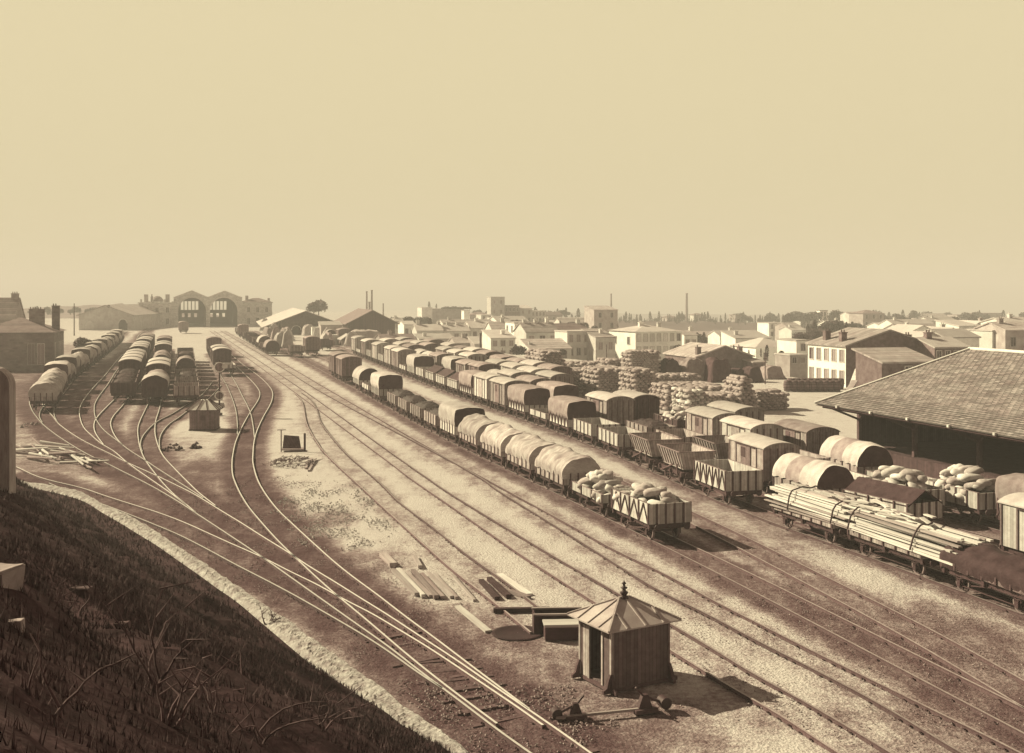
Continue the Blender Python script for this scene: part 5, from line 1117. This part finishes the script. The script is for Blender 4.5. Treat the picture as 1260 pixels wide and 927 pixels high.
# ---------------------------------------------------------------- things lying about
def beam(name, label, cat, a, b2, w, h, m, z=0.0, group=None, tilt=0):
    p, q = G(*a), G(*b2); L = (q-p).length; mb = MB(); w *= .82; h *= .75; m = m_plankd if m is m_plank and 'bright' not in label else m
    mb.box(-L/2, L/2, -w/2, w/2, 0, h); o = mb.build(name, m, None, label=label, category=cat)
    if group: o['group'] = group
    o.location = (p+q)/2+Vector((0, 0, z)); o.rotation_euler = (0, tilt, math.atan2((q-p).y, (q-p).x)); return o
gB = 'beams lying between the curved tracks and the stub track'
for i, (a, b2, w, h, m, lab) in enumerate([
  ((484,703),(513,733),.26,.2,m_plankd,'lowest pale beam of the beams left of the stub track'), ((490,702),(521,735),.24,.2,m_plank,'bright beam next to the lowest of the scattered beams'),
  ((500,705),(530,735),.2,.16,m_plankd,'third beam counting from the left in the scattered beams'), ((508,704),(537,737),.26,.24,m_oldbeam,'thick dark beam in the middle of the scattered beams'),
  ((519,708),(545,737),.22,.2,m_oldbeam,'dark beam right of the middle of the scattered beams'), ((527,706),(556,736),.2,.16,m_plank,'pale pole at the right of the scattered beams'),
  ((534,707),(562,737),.18,.16,m_plankd,'grey pole at the far right of the scattered beams'), ((556,708),(584,740),.16,.14,m_plankd,'thin single pole lying apart toward the stub track'),
  ((471,684),(484,697),.46,.26,m_plankd,'short broad baulk lying above the scattered beams'), ((510,686),(517,699),.25,.2,m_plankd,'short pale stub of beam right of the broad baulk'),
  ((563,747),(601,778),.34,.12,m_plank,'long bright plank alone on dark ground left of the pit'), ((607,753),(677,752),.28,.24,m_beamd,'long tarred beam lying level above the open pit'),
  ((614,708),(650,733),.5,.14,m_plank,'broad bright plank beside the stub track'), ((592,716),(612,738),.3,.2,m_beamd,'dark sleeper left of the bright plank beside the stub track'),
  ((602,714),(626,736),.3,.24,m_beamd,'dark sleeper touching the bright plank beside the stub track'), ((628,729),(651,737),.3,.2,m_oldbeam,'brown sleeper at the end of the bright plank'),
  ((376,577),(383,565),.22,.16,m_plankd,'pale beam leaning beside the brushwood pile'), ((380,580),(388,566),.22,.16,m_plankd,'second pale beam beside the brushwood pile')]):
    beam('beam', lab, 'beam', a, b2, w, h, m, -.02, gB)
rl = random.Random(4)
for i in range(34):                               # felled poles heaped below the left wall pillar
    px, py = 24+rl.random()*88, 0; f = (px-24)/88; py = 541+f*26+rl.random()*(12 if f > .4 else 20); Lp = rl.uniform(2.5, 5); c_ = G(px, py); a = math.radians(-38+rl.uniform(-28, 28))
    mb = MB(); mb.cyl((-Lp/2, 0, 0), (Lp/2, 0, 0), rl.uniform(.09, .16), rl.uniform(.06, .1), 7)
    o = mb.build('log', m_plank if rl.random() < .6 else m_oldbeam, None, label='cut pole in the jumbled pile between the wall and the leftmost track', category='log', group='jumbled pile of poles at the left'); o.location = c_+Vector((0, 0, .15+rl.random()*.7*(1-abs(2*f-1)))); o.rotation_euler = (0, rl.uniform(-.12, .12), a)
def crate(name, label, px, py, w, d, h, rz, m, lid=False, cat='box'):
    p = G(px, py); t = thing(name, label, cat, p, rz); mb = MB(); th = .06
    for b_ in ((0, w, 0, th), (0, w, d-th, d), (0, th, th, d-th), (w-th, w, th, d-th)): mb.box(*b_, 0, h)
    mb.box(th, w-th, th, d-th, 0, .08); mb.build('sides', m, t)
    rb = MB()
    for b_ in ((-.02, w+.02, -.02, .1), (-.02, w+.02, d-.1, d+.02)): rb.box(*b_, h, h+.06)
    rb.build('rim', m_plankd, t)
    if lid: MB().box(-.05, w+.05, -.05, d+.05, h+.06, h+.12).build('lid', m_plank, t)
crate('open_box', 'large dark open box beside the end of the stub track', 657, 781, 2.0, 1.0, .75, math.radians(3), m_beamd)
crate('small_box', 'small dark box with a pale lid in front of the large open box', 671, 789, 1.35, .7, .52, math.radians(4), m_beamd, True)
pt = G(637, 779); mb = MB(); mb.lathe([(1.02, .0), (.98, .03), (.86, .03), (.82, .012), (.02, .01)], 20); o = mb.build('pit', [m_dark], None, label='round dark pit rim at the very end of the stub track', category='pit'); o.location = pt; o.scale = (1.05, 1.0, 1)
def lever(label, px, py, rz, s=1.0):
    t = thing('switch_lever', label, 'switch lever', G(px, py), rz, None, s)
    MB().box(-.35, .35, -.18, .18, 0, .12).build('base', m_tim, t)
    MB().prism([(-.22, .12), (.22, .12), (.08, .5), (-.08, .5)], -.08, .08).build('stand', m_iron, t)
    MB().bar((0, 0, .45), (-.5, .0, .22), .07).build('lever_arm', m_iron, t); MB().cyl((-.62, -.16, .2), (-.62, .16, .2), .17, n=12).build('counterweight', m_iron, t); MB().bar((0, 0, .4), (.28, 0, .72), .05).build('handle', m_iron, t)
lever('left switch lever with round weight in front of the big hut', 708, 884, math.radians(10)); lever('right switch lever with raised handle in front of the big hut', 793, 876, math.radians(200), 1.15)
p, q = G(684, 888), G(790, 877); mb = MB(); mb.bar(p+Vector((0,0,.12)), q+Vector((0,0,.12)), .09, .08); mb.build('point_rod', m_plankd, None, label='long point rod lying between the two switch levers', category='rod')
# cart frame, brushwood, stones
t = thing('hand_cart', 'tipped hand cart with upright posts right of the S-bend track', 'cart', G(346, 556), math.radians(8), None, 1.0)
MB().box(0, 1.9, 0, 1.1, .1, .2).build('bed', m_oldbeam, t); MB().add([(.1,.1,.25),(1.7,-.1,.25),(1.5,.5,1.25),(.2,.7,1.35)], [(0,1,2,3),(3,2,1,0)]).build('cart_body', m_woodd, t)
MB().cyl((0,0,0), (0,0,1.9), .06, n=6).build('post', m_plankd, t); MB().cyl((2.0,0,0), (2.0,0,1.55), .10, n=6).build('post', m_beamd, t); MB().bar((-.35,0,1.88), (.4,0,1.88), .07).build('crosspiece', m_plankd, t)
m_grav = mat('gravel_stone', .40, .5, 4)
def rubble(name, label, cat, px, py, rx, ry, n, s0, s1, m, hgt=.3, seed=1, sticks=0):
    r_ = random.Random(seed); mb = MB(); c_ = G(px, py)
    for i in range(n):
        a, rr = r_.uniform(0, 6.28), math.sqrt(r_.random()); x, y = math.cos(a)*rr*rx, math.sin(a)*rr*ry; s_ = r_.uniform(s0, s1); z = hgt*(1-rr*rr)*r_.random()
        if n > 500 and noise.noise(Vector((x*.8+seed, y*.35, 0))) < r_.uniform(-.15, .35): continue
        P = [Vector((r_.uniform(.6, 1)*s_*ax, r_.uniform(.6, 1)*s_*ay, r_.uniform(.5, .9)*s_*az)) for ax, ay, az in ((1,0,0),(-1,0,0),(0,1,0),(0,-1,0),(0,0,1),(0,0,-.6))]
        T = Matrix.Translation((x, y, z)) @ Matrix.Rotation(r_.uniform(0, 6), 4, 'Z')
        if sticks and r_.random() < sticks: mb.cyl((x-s_*2, y, z), (x+r_.uniform(-1, 1)*s_*3, y+r_.uniform(-2, 2)*s_, z+r_.uniform(0, .3)), .025, n=5)
        else: mb.add(P, [(0,2,4),(2,1,4),(1,3,4),(3,0,4),(2,0,5),(1,2,5),(3,1,5),(0,3,5)], 0, False, T)
    o = mb.build(name, m, None, label=label, category=cat, kind='stuff'); o.location = c_; return o
rubble('brushwood', 'dark tangled brushwood heap below the hand cart', 'brushwood', 362, 571, 1.9, 2.2, 130, .08, .24, m_oldbeam, .6, 3, .6)
rubble('stone_heap', 'small heap of dark stones left of the S-bend track', 'stones', 213, 553, .75, 1.2, 26, .12, .3, m_beamd, .5, 5); rubble('stone_heap', 'single dark lump of stones right of the small stone heap', 'stones', 242, 551, .45, .7, 14, .14, .3, m_beamd, .45, 6)
rubble('stone_heap', 'pale pebbles at the foot of the left pillar yard', 'stones', 36, 524, .9, 1.6, 22, .1, .26, m_plankd, .4, 8)
rubble('gravel', 'pale gravel mound spread along the right of the S-bend track', 'gravel', 398, 622, 3.2, 8, 2600, .02, .10, m_grav, .25, 9); rubble('gravel', 'lower gravel patch tailing off toward the scattered beams', 'gravel', 430, 650, 2.8, 6, 1700, .02, .10, m_grav, .2, 10)
rubble('clinker', 'clinker lumps strewn between the curved tracks in the middle of the left yard', 'clinker', 300, 640, 6, 17, 5200, .02, .075, m_oldbeam, .02, 21); rubble('clinker', 'clinker lumps strewn along the merging tracks by the wall', 'clinker', 430, 740, 5, 9, 4200, .018, .06, m_oldbeam, .02, 22)
rubble('clinker', 'coarse ballast strewn under the tracks at lower right', 'clinker', 1060, 800, 7, 10, 4200, .018, .06, m_oldbeam, .02, 23); rubble('clinker', 'loose clinker strewn between the rails at the bottom', 'clinker', 570, 880, 5, 4, 2600, .03, .08, m_oldbeam, .03, 12); rubble('pebbles', 'loose pebbles strewn over the yard around the big hut', 'pebbles', 840, 850, 9, 9, 900, .015, .04, m_plankd, .02, 13)
rubble('pebbles', 'loose stones strewn along the straight main tracks', 'pebbles', 760, 720, 11, 22, 1500, .02, .055, m_plankd, .02, 14)

# barrels, canvas stacks, goods under sheets
BR = MB(); BR.lathe([(0, 0), (.36, 0), (.44, .3), (.47, .6), (.44, .9), (.36, 1.2), (.34, 1.2), (.33, 1.14), (0, 1.14)], 14, 0)
bme = mesh_of(BR, 'barrel', mat('cask_staves', .16, .35, 3, pat='boards', p=.12, pv=.6)); BH = MB()
for z, r in ((.2, .425), (.42, .47), (.8, .47), (1.02, .425)): BH.cyl((0,0,z-.03), (0,0,z+.03), r, n=14)
hme = mesh_of(BH, 'hoops', m_iron)
for i in range(18):
    px = 969+i*3.8; py = 481.5 if i % 2 == 0 else 478.5
    t = thing('barrel', 'dark wooden cask standing in the row before the sunlit-fronted corner house', 'barrel', G(px, py), i*.7, 'casks before the corner house', 1.25); link('staves', bme, t); link('hoops', hme, t)
def mound(label, px0, px1, pyb, hgt, dep, m, seed, name='canvas_stack', cat='goods', group=None, rot=16, peak=.25):
    p = G(px0, pyb); a = math.radians(rot); k1 = (px1-VX)/F; w = (k1*p.y-p.x)/(math.cos(a)-k1*math.sin(a)); mb = MB(); nx, ny = 16, 10; V = []
    for i in range(nx+1):
        for j in range(ny+1):
            u, v = i/nx, j/ny; e = min(1, 7*u, 7*(1-u))*min(1, 5*v, 5*(1-v)); x, y = u*w, v*dep
            z = hgt*min(1, e)*(1-peak+peak*math.sin(math.pi*u))*(1+.18*noise.noise(Vector((u*5+seed, v*4, seed))))+.12*math.sin(u*26+seed)*(1-e)
            V.append((x+(.35*(1-e))*(u-.5), y, max(-.05, z)))
    mb.add(V, [(i*(ny+1)+j, (i+1)*(ny+1)+j, (i+1)*(ny+1)+j+1, i*(ny+1)+j+1) for i in range(nx) for j in range(ny)], 0, False)
    o = mb.build(name, m, None, label=label, category=cat); o.location = p; o.rotation_euler = (0, 0, a)
    if group: o['group'] = group
    return o
gC = 'goods under canvas before the rubble gable'
for i, (lab, a, b2, yb, h_, d, m) in enumerate([
  ('draped dark canvas over a tall stack left of the rubble gable', 820, 842, 470, 3.4, 5, m_tarpd), ('long brown canvas-covered stack in front of the rubble gable', 843, 878, 470, 3.4, 5, m_tarpg),
  ('peaked dark canvas in the middle before the rubble gable', 876, 905, 471, 3.6, 5, m_tarpd), ('low dark canvas stack right of the peaked one', 905, 924, 470, 1.9, 4, m_tarpd), ('dark sheeted stack beside the thin pole', 923, 942, 471, 2.3, 4, m_tarpd), ('small dark tent of canvas right of the pole', 944, 968, 467, 2.0, 4, m_tarpg)]):
    mound(lab, a, b2, yb, h_, d, m, i*3.1, group=gC)
rg = random.Random(31)
for i in range(26):
    px = rg.uniform(318, 425); py = rg.uniform(404, 430) if px < 400 else rg.uniform(412, 426); big = rg.random()
    mound(f"{rg.choice(('pale sheeted','light canvas','straw-coloured'))} goods heap before the pale-roofed goods shed", px, px+rg.uniform(9, 18), py, rg.uniform(2.2, 4.6), rg.uniform(4, 8), rg.choice((m_straw, m_tarp, m_tarp, m_sack, m_tarpg)), i*2.3, 'goods_heap', 'goods', 'heaped goods before the pale-roofed shed', 16+rg.uniform(-20, 20), .5)
for i, (px, py, w, h_) in enumerate(((400, 416, 5, 3.2), (398, 424, 4, 2.4), (384, 414, 4, 2.8))):
    p = G(px, py); t = thing('packing_case', ('large white', 'smaller pale', 'dull white')[i]+' packing case among the heaped goods', 'case', p, .28); MB().box(0, w, 0, 3, 0, h_).build('case_box', m_white, t); MB().box(-.05, w+.05, -.05, 3.05, h_, h_+.15).build('lid', m_pale, t)
mound('grey walled earth bank with a white retaining edge below the dark goods shed', 432, 475, 421, 3.0, 14, m_grey, 4, 'earth_bank', 'bank', None, 16, .05)
for i, (a, b2, yb, h_, d, m) in enumerate(((1045, 1060, 484, 3.2, .5, m_plank), (1056, 1075, 487, 3.6, .5, m_plank), (1066, 1090, 489, 3.8, .6, m_plank), (1040, 1056, 488, 2.0, .4, m_plankd))):
    p = G(a, yb); k = G(b2, yb); L = 5.2-.3*i; mb = MB(); q = Vector(((k-p).length, 1.5, h_)); mb.bar((0,0,0), q, .9, .14); mb.build('leaning_boards', m, None, label=('tall', 'wide', 'long', 'short')[i]+' pale boards leaning against the outhouse by the big shed', category='boards', group='boards leaning by the shed').location = p
# under the big shed
for i, px in enumerate((1172, 1200, 1232)):
    p = G(px, 617, 1.1); t = thing('packing_case', ('left', 'middle', 'right')[i]+' wooden case on the platform under the big shed', 'case', p, .28); MB().box(0, 1.6, 0, 1.2, 0, 1.1).build('case_box', m_woodt, t); MB().box(-.04, 1.64, -.04, 1.24, 1.1, 1.18).build('lid', m_timp, t)
# ---------------------------------------------------------------- bank clutter: grass, twigs, stones, pillar
def bank_hit(px, py):
    d = Vector(((px-VX)/F, 1, -(py-VY)/F)); y = 3.0
    while y < 90:
        q = Vector((0, 0, H))+d*y
        if bank_z(q.x, q.y) >= q.z: return Vector((q.x, q.y, bank_z(q.x, q.y)))
        y += .08
    return None
rng = np.random.default_rng(3)
nB = 110000; V = np.zeros((nB*3, 3)); k = 0; rb = random.Random(8)
while k < nB:
    t = rb.random()**1.6; p = LX[rb.randrange(len(LX)-30)] if k % 5 < 3 else LX[rb.randrange(len(LX)-170, len(LX)-30)]
    d = .1+rb.random()*17; q = p+BD*d
    if q.y < 4 or q.y > 85: continue
    dist = q.y
    if rb.random() > min(1, (9/dist)**1.15): continue
    if noise.noise(Vector((q.x*.5, q.y*.5, 7))) < -.55+rb.random()*.3: continue
    z = bank_z(q.x, q.y); hgt = rb.uniform(.03, .13)*(1+dist*.02); a = rb.uniform(0, 6.28); w = .0025+.0005*dist; lean = rb.uniform(0, .8)*hgt; b2 = rb.uniform(0, 6.28)
    V[3*k] = (q.x-math.cos(a)*w, q.y-math.sin(a)*w, z-.02); V[3*k+1] = (q.x+math.cos(a)*w, q.y+math.sin(a)*w, z-.02); V[3*k+2] = (q.x+math.cos(b2)*lean, q.y+math.sin(b2)*lean, z+hgt); k += 1
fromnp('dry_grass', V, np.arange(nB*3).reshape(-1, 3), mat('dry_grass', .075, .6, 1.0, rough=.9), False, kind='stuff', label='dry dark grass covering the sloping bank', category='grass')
def twig(label, px, py, hgt, seed, m=None):
    base = bank_hit(px, py)
    if base is None: return
    r_ = random.Random(seed); t = thing('bramble', label, 'bramble', base)
    for s_ in range(4):
        mb = MB(); p = Vector((r_.uniform(-.1, .1), r_.uniform(-.1, .1), -.05)); d = Vector((r_.uniform(-.7, .7), r_.uniform(-.5, .5), 1)).normalized(); rr = .012+base.y*.0006
        for i in range(7):
            q = p+d*hgt/7; mb.cyl(p, q, rr*(1-i/8), rr*(1-(i+1)/8), 5)
            if i > 1 and r_.random() < .7: e = q+Vector((r_.uniform(-1, 1), r_.uniform(-1, 1), r_.uniform(.1, 1))).normalized()*hgt*.28; mb.cyl(q, e, rr*.55, rr*.2, 4)
            p = q; d = (d+Vector((r_.uniform(-.4, .4), r_.uniform(-.4, .4), -.12))).normalized()
        mb.build('stem', m or mat('dry_stem', .11, .3, 5), t)
for i, (px, py, h_, lab) in enumerate(((190, 850, 1.3, 'tall dry forked bramble in the middle of the bank'), (212, 890, .8, 'low bramble at the foot of the tall forked one'), (318, 915, 1.3, 'thin bramble near the bottom edge toward the wall'), (265, 880, .6, 'small bramble between the two tall ones'),
    (90, 760, .7, 'bramble left of the tall forked one'), (330, 770, .7, 'bramble just below the wall on the bank'), (60, 880, .6, 'bramble at the lower left corner'), (400, 900, .7, 'bramble at the right end of the bank'))): twig(lab, px, py, h_, i)
def rock(label, px, py, w, d, h, m, seed, name='stone_block'):
    p = bank_hit(px, py)
    if p is None: return
    mb = MB(); n = 8; r_ = random.Random(seed); V = []; nx, ny, nz_ = 6, 5, 4
    bm_ = [( -w/2, w/2, -d/2, d/2, -.4, h)]
    import bmesh
    me = bpy.data.meshes.new(name); bmm = bmesh.new(); bmesh.ops.create_cube(bmm, size=1); bmesh.ops.scale(bmm, vec=(w, d, h+.4), verts=bmm.verts); bmesh.ops.bevel(bmm, geom=list(bmm.edges), offset=min(w, h)*.14, segments=2, affect='EDGES'); bmesh.ops.subdivide_edges(bmm, edges=list(bmm.edges), cuts=2, use_grid_fill=True)
    for v in bmm.verts: v.co += v.normal*noise.noise(v.co*3+Vector((seed, 0, 0)))*.05; v.co.z += (h-.4)/2
    bmm.to_mesh(me); bmm.free(); me.materials.append(m); o = link(name, me, None, label=label, category='stone'); o.location = p; o.rotation_euler = (0, 0, r_.uniform(-.3, .3)); return o
m_lime = mat('limestone', .28, .25, 1.5, bump=.4)
rock('pale squared stone block at the left edge of the bank', 0, 712, .34, .45, .13, m_lime, 1)
for i, (px, py, s_, lab) in enumerate(((100, 730, .2, 'long dark ledge stone right of the pale block'), (255, 762, .17, 'flat ledge stone in the middle of the bank'), (18, 770, .08, 'small pale stone below the squared block'), (98, 868, .07, 'small pale stone low on the bank'), (150, 770, .14, 'dark rounded stone on the bank ledge'))):
    rock(lab, px, py, s_*1.8, s_, s_*.5, m_lime if lab.startswith(('pale', 'small pale')) else mat('bank_stone', .10, .4, 2, bump=.4), i+3)
base = bank_hit(9, 604) or Vector((-13, 30, 8)); Yp = base.y; xr = at(15.5, 500, Yp).x; w = 30*Yp/F   # half-width of the pier
t = thing('stone_pillar', 'tall round-headed stone pillar cut off by the left edge', 'pillar', (xr-w, Yp, base.z-.7), .0)
hp = at(9, 450, Yp).z-(base.z-.7); mb = MB()
pts = [(-w, 0), (w, 0), (w, hp-w*.8)]+[(w*math.cos(a), hp-w*.8+w*.8*math.sin(a)) for a in np.linspace(.15, math.pi-.15, 11)]+[(-w, hp-w*.8)]
mb.prism(pts, -w*.3, w*.3); mb.build('shaft', mat('pillar_stone', .36, .3, 2, bump=.3, aniso=(3, 3, .5)), t)

# ---------------------------------------------------------------- far land: hills, terraces, woods
m_hill = mat('scrub_hillside', .12, .5, .03, bump=.1, bscale=1); m_field = mat('stubble_field', .32, .3, .03); m_leafd = mat('cypress_leaf', .06, .5, .6, rough=.9); m_leaf = mat('olive_leaf', .10, .5, .5, rough=.9); m_trunk = mat('tree_trunk', .09, .3, 3)
def ridge(name, tops, y0, y1, zb, m, seed=1, sub=6):
    """a hill running across: crest given as (photo column, row) at distance y1, foot at y0"""
    P = []
    for (a, b2) in zip(tops[:-1], tops[1:]):
        for i in range(sub): P.append((a[0]+(b2[0]-a[0])*i/sub, a[1]+(b2[1]-a[1])*i/sub))
    P.append(tops[-1]); n = len(P); V = []; nr = 9
    for i, (px, py) in enumerate(P):
        c_ = at(px, py, y1); e = min(1, 6*i/n, 6*(n-1-i)/n+.0)
        for j in range(nr*2-1):
            f = j/(nr-1); y = y0+(y1-y0)*f; up = f if f <= 1 else max(0, 2-f); up = up*up*(3-2*up)
            z = zb-6+(c_.z+6-zb)*up*(.15+.85*e)+noise.noise(Vector((px*.05, f*3, seed)))*1.2*up
            V.append((c_.x*(y/y1), y, z))
    k = nr*2-1
    mb = MB(); mb.add(V, [(i*k+j, (i+1)*k+j, (i+1)*k+j+1, i*k+j+1) for i in range(n-1) for j in range(k-1)], 0, True)
    return mb.build(name, m, None, kind='structure')
ridge('hill', [(-120,384),(20,380),(80,377),(150,374),(172,383),(260,386),(330,380)], 620, 900, -12, m_hill, 2)
ridge('hillside', [(690,404),(735,396),(800,395),(880,396),(945,398),(1010,402),(1060,404)], 560, 720, -14, m_hill, 3)
ridge('distant_hills', [(330,384),(420,384.5),(560,383),(700,385),(800,387),(900,387.5),(1000,388.5),(1100,389),(1180,388),(1260,389),(1400,386)], 1500, 2400, -50, m_hill, 5)
ridge('terrace_field', [(780,409),(830,408),(940,408),(985,411)], 520, 555, -13, m_field, 7, 4)
ridge('town_rise', [(980,404),(1040,400),(1100,398),(1200,397),(1300,396)], 420, 700, -14, m_hill, 11)
ridge('town_mound', [(500,404),(560,396),(620,390),(680,394),(740,402)], 430, 600, -12, m_field, 12)
def tuft_mesh(seed, kind, n, m, name):
    r_ = random.Random(seed); mb = MB()
    for i in range(n):
        if kind == 'cypress':
            z = r_.random(); rr = .15*math.sin(min(1, z*2.2+.15)*math.pi/2)*(1-z)**.55*1.25; a = r_.uniform(0, 6.28); q = r_.uniform(.5, 1.05); c_ = Vector((math.cos(a)*rr*q, math.sin(a)*rr*q, .06+z*.94)); s_ = .055
        else:
            while True:
                v = Vector((r_.uniform(-1, 1), r_.uniform(-1, 1), r_.uniform(-.8, 1)))
                if .35 < v.length < 1+.25*noise.noise(v*2+Vector((seed, 0, 0))): break
            c_ = Vector((v.x*.45, v.y*.45, .62+v.z*.36)); s_ = .085
        d = [Vector((r_.gauss(0, 1), r_.gauss(0, 1), r_.gauss(0, 1))).normalized()*s_*r_.uniform(.6, 1.3) for _ in range(3)]
        mb.add([c_+d[0], c_+d[1], c_+d[2], c_-(d[0]+d[1])*.6], [(0,1,2),(0,3,1)])
    return mesh_of(mb, name, m)
CYP = [tuft_mesh(k, 'cypress', 230, m_leafd, 'crown') for k in range(3)]; OAK = [tuft_mesh(k+10, 'round', 420, m_leaf if k else m_leafd, 'crown') for k in range(3)]
TRK = mesh_of(MB().cyl((0,0,-.1), (0,0,.55), .035, .02, 7).cyl((0,0,.4), (.14,.05,.7), .02, .01, 5).cyl((0,0,.45), (-.13,-.06,.75), .018, .01, 5), 'trunk', m_trunk)
def tree(kind, px, pyt, pyb, Z, label, group, seed, wide=1.0):
    p = at(px, pyb, Z); h = (pyb-pyt)/F*Z; t = thing('cypress_tree' if kind == 'cypress' else 'tree', label, 'tree', p, seed*1.7, group); t.scale = (h*wide, h*wide, h)
    link('crown', (CYP if kind == 'cypress' else OAK)[seed % 3], t); link('trunk', TRK, t)
rt = random.Random(77)
for i in range(64):                               # cypresses along the crest, singly visible against the sky
    px = 762+i*3.1+rt.uniform(-1, 1); tree('cypress', px, 392.5-rt.random()**1.5*9, 400, 715+rt.uniform(-20, 20), 'dark cypress in the row along the crest right of the square tower house', 'cypresses along the crest', i, rt.uniform(.55, 1.0))
for i in range(40):
    px = 955+i*7.4+rt.uniform(-3, 3); k = 'cypress' if rt.random() < .55 else 'round'
    tree(k, px, 396-rt.random()*7, 404, 600+rt.uniform(-60, 100), ('dark cypress' if k == 'cypress' else 'dark rounded tree')+' among the houses around the church tower', 'cypresses around the church tower' if k == 'cypress' else 'rounded trees around the church tower', i, rt.uniform(.8, 1.5))
for i in range(24):
    px = 672+i*2.6+rt.uniform(-1, 1); tree('cypress', px, 392-rt.random()**2*12, 397, 640, 'pale distant cypress on the skyline left of the square tower house', 'cypresses left of the tower house', i, 1.2)
for i in range(12): tree('round', 545+i*3.0, 376.3+rt.random()*2, 382, 641, 'small tree on top of the garden terrace', 'trees on the garden terrace', i, 1.3)
for i, (px, a, b2, Z, lab) in enumerate(((386, 372, 390, 470, 'dark leafy tree behind the pale goods shed roof'), (392, 369, 390, 475, 'taller dark tree behind the pale goods shed roof'), (528, 371, 382, 700, 'faint cypress above the corner bastion'), (537, 374, 382, 700, 'second faint cypress above the garden terrace'),
   (838, 386, 397, 720, 'broad round tree beside the lone chimney'), (905, 386, 398, 725, 'ragged tall tree beside the ruined house'), (912, 385, 398, 724, 'round dark tree right of the ruined house'), (921, 389, 398, 722, 'low round tree right of the ragged tree'), (100, 415, 434, 235, 'dark bush beside the yard building'), (104, 416, 436, 228, 'lower dark bush beside the yard building'), (845, 420, 440, 320, 'scrubby tree left of the rubble gable'), (1000, 405, 425, 330, 'dark scrub tree left of the corner house roof'), (985, 408, 430, 300, 'dark thicket tree behind the flat outbuilding'), (1012, 404, 424, 345, 'dark tree under the church tower'))):
    tree('round' if 'faint' not in lab else 'cypress', px, a, b2, Z, lab, None, i, 1.1)
# woods that read as one mass
def wood(name, label, spans, n, seed):
    r_ = random.Random(seed); Vs, Fs, off_ = [], [], 0; src = [(np.array([v.co for v in me.vertices]), np.array([p.vertices for p in me.polygons])) for me in CYP+OAK]
    for i in range(n):
        px0, px1, py, Z0, Z1, h0, h1 = r_.choice(spans); Z = r_.uniform(Z0, Z1); p = at(r_.uniform(px0, px1), py, Z); h = r_.uniform(h0, h1); k = r_.randrange(6)
        v = src[k][0]*np.array([h*r_.uniform(.8, 1.5)]*2+[h]); v = v+np.array(p); Vs.append(v); Fs.append(src[k][1]+off_); off_ += len(v)
    fromnp(name, np.concatenate(Vs), np.concatenate(Fs), m_leafd, False, kind='stuff', label=label, category='trees')
wood('far_wood', 'dark line of far trees and scrub along the horizon', [(745,960,398,700,760,1.5,3.5),(940,1110,400,560,760,3,8),(1050,1270,396,700,900,4,8),(480,530,404,430,520,3,5),(0,130,388,600,700,2,5),(990,1060,415,350,480,3,6),(835,870,425,330,420,2,4),(1090,1270,402,480,700,2,6),(570,700,390,650,760,3,6)], 330, 3)
wood('roadside_scrub', 'low scrub scattered between the town houses', [(480,740,440,250,330,1.5,3),(830,1000,440,230,330,1.2,3),(1000,1260,420,260,420,1.5,4),(500,760,410,380,480,2,5)], 120, 6)
# ---------------------------------------------------------------- air
hz_ = MB().box(-2600, 2600, -90, 5100, -78, 62).build('haze', bpy.data.materials.new('haze_air'), None, kind='stuff', label='pale dusty air', category='haze')
hm = hz_.data.materials[0]; hm.use_nodes = True; N, L = hm.node_tree.nodes, hm.node_tree.links
for n_ in list(N):
    if n_.type == 'BSDF_PRINCIPLED': N.remove(n_)
pv_ = N.new('ShaderNodeVolumePrincipled'); pv_.inputs['Color'].default_value = (.97, .97, 1, 1); pv_.inputs['Density'].default_value = .0008; pv_.inputs['Anisotropy'].default_value = 0
L.new(pv_.outputs[0], [n_ for n_ in N if n_.type == 'OUTPUT_MATERIAL'][0].inputs['Volume'])
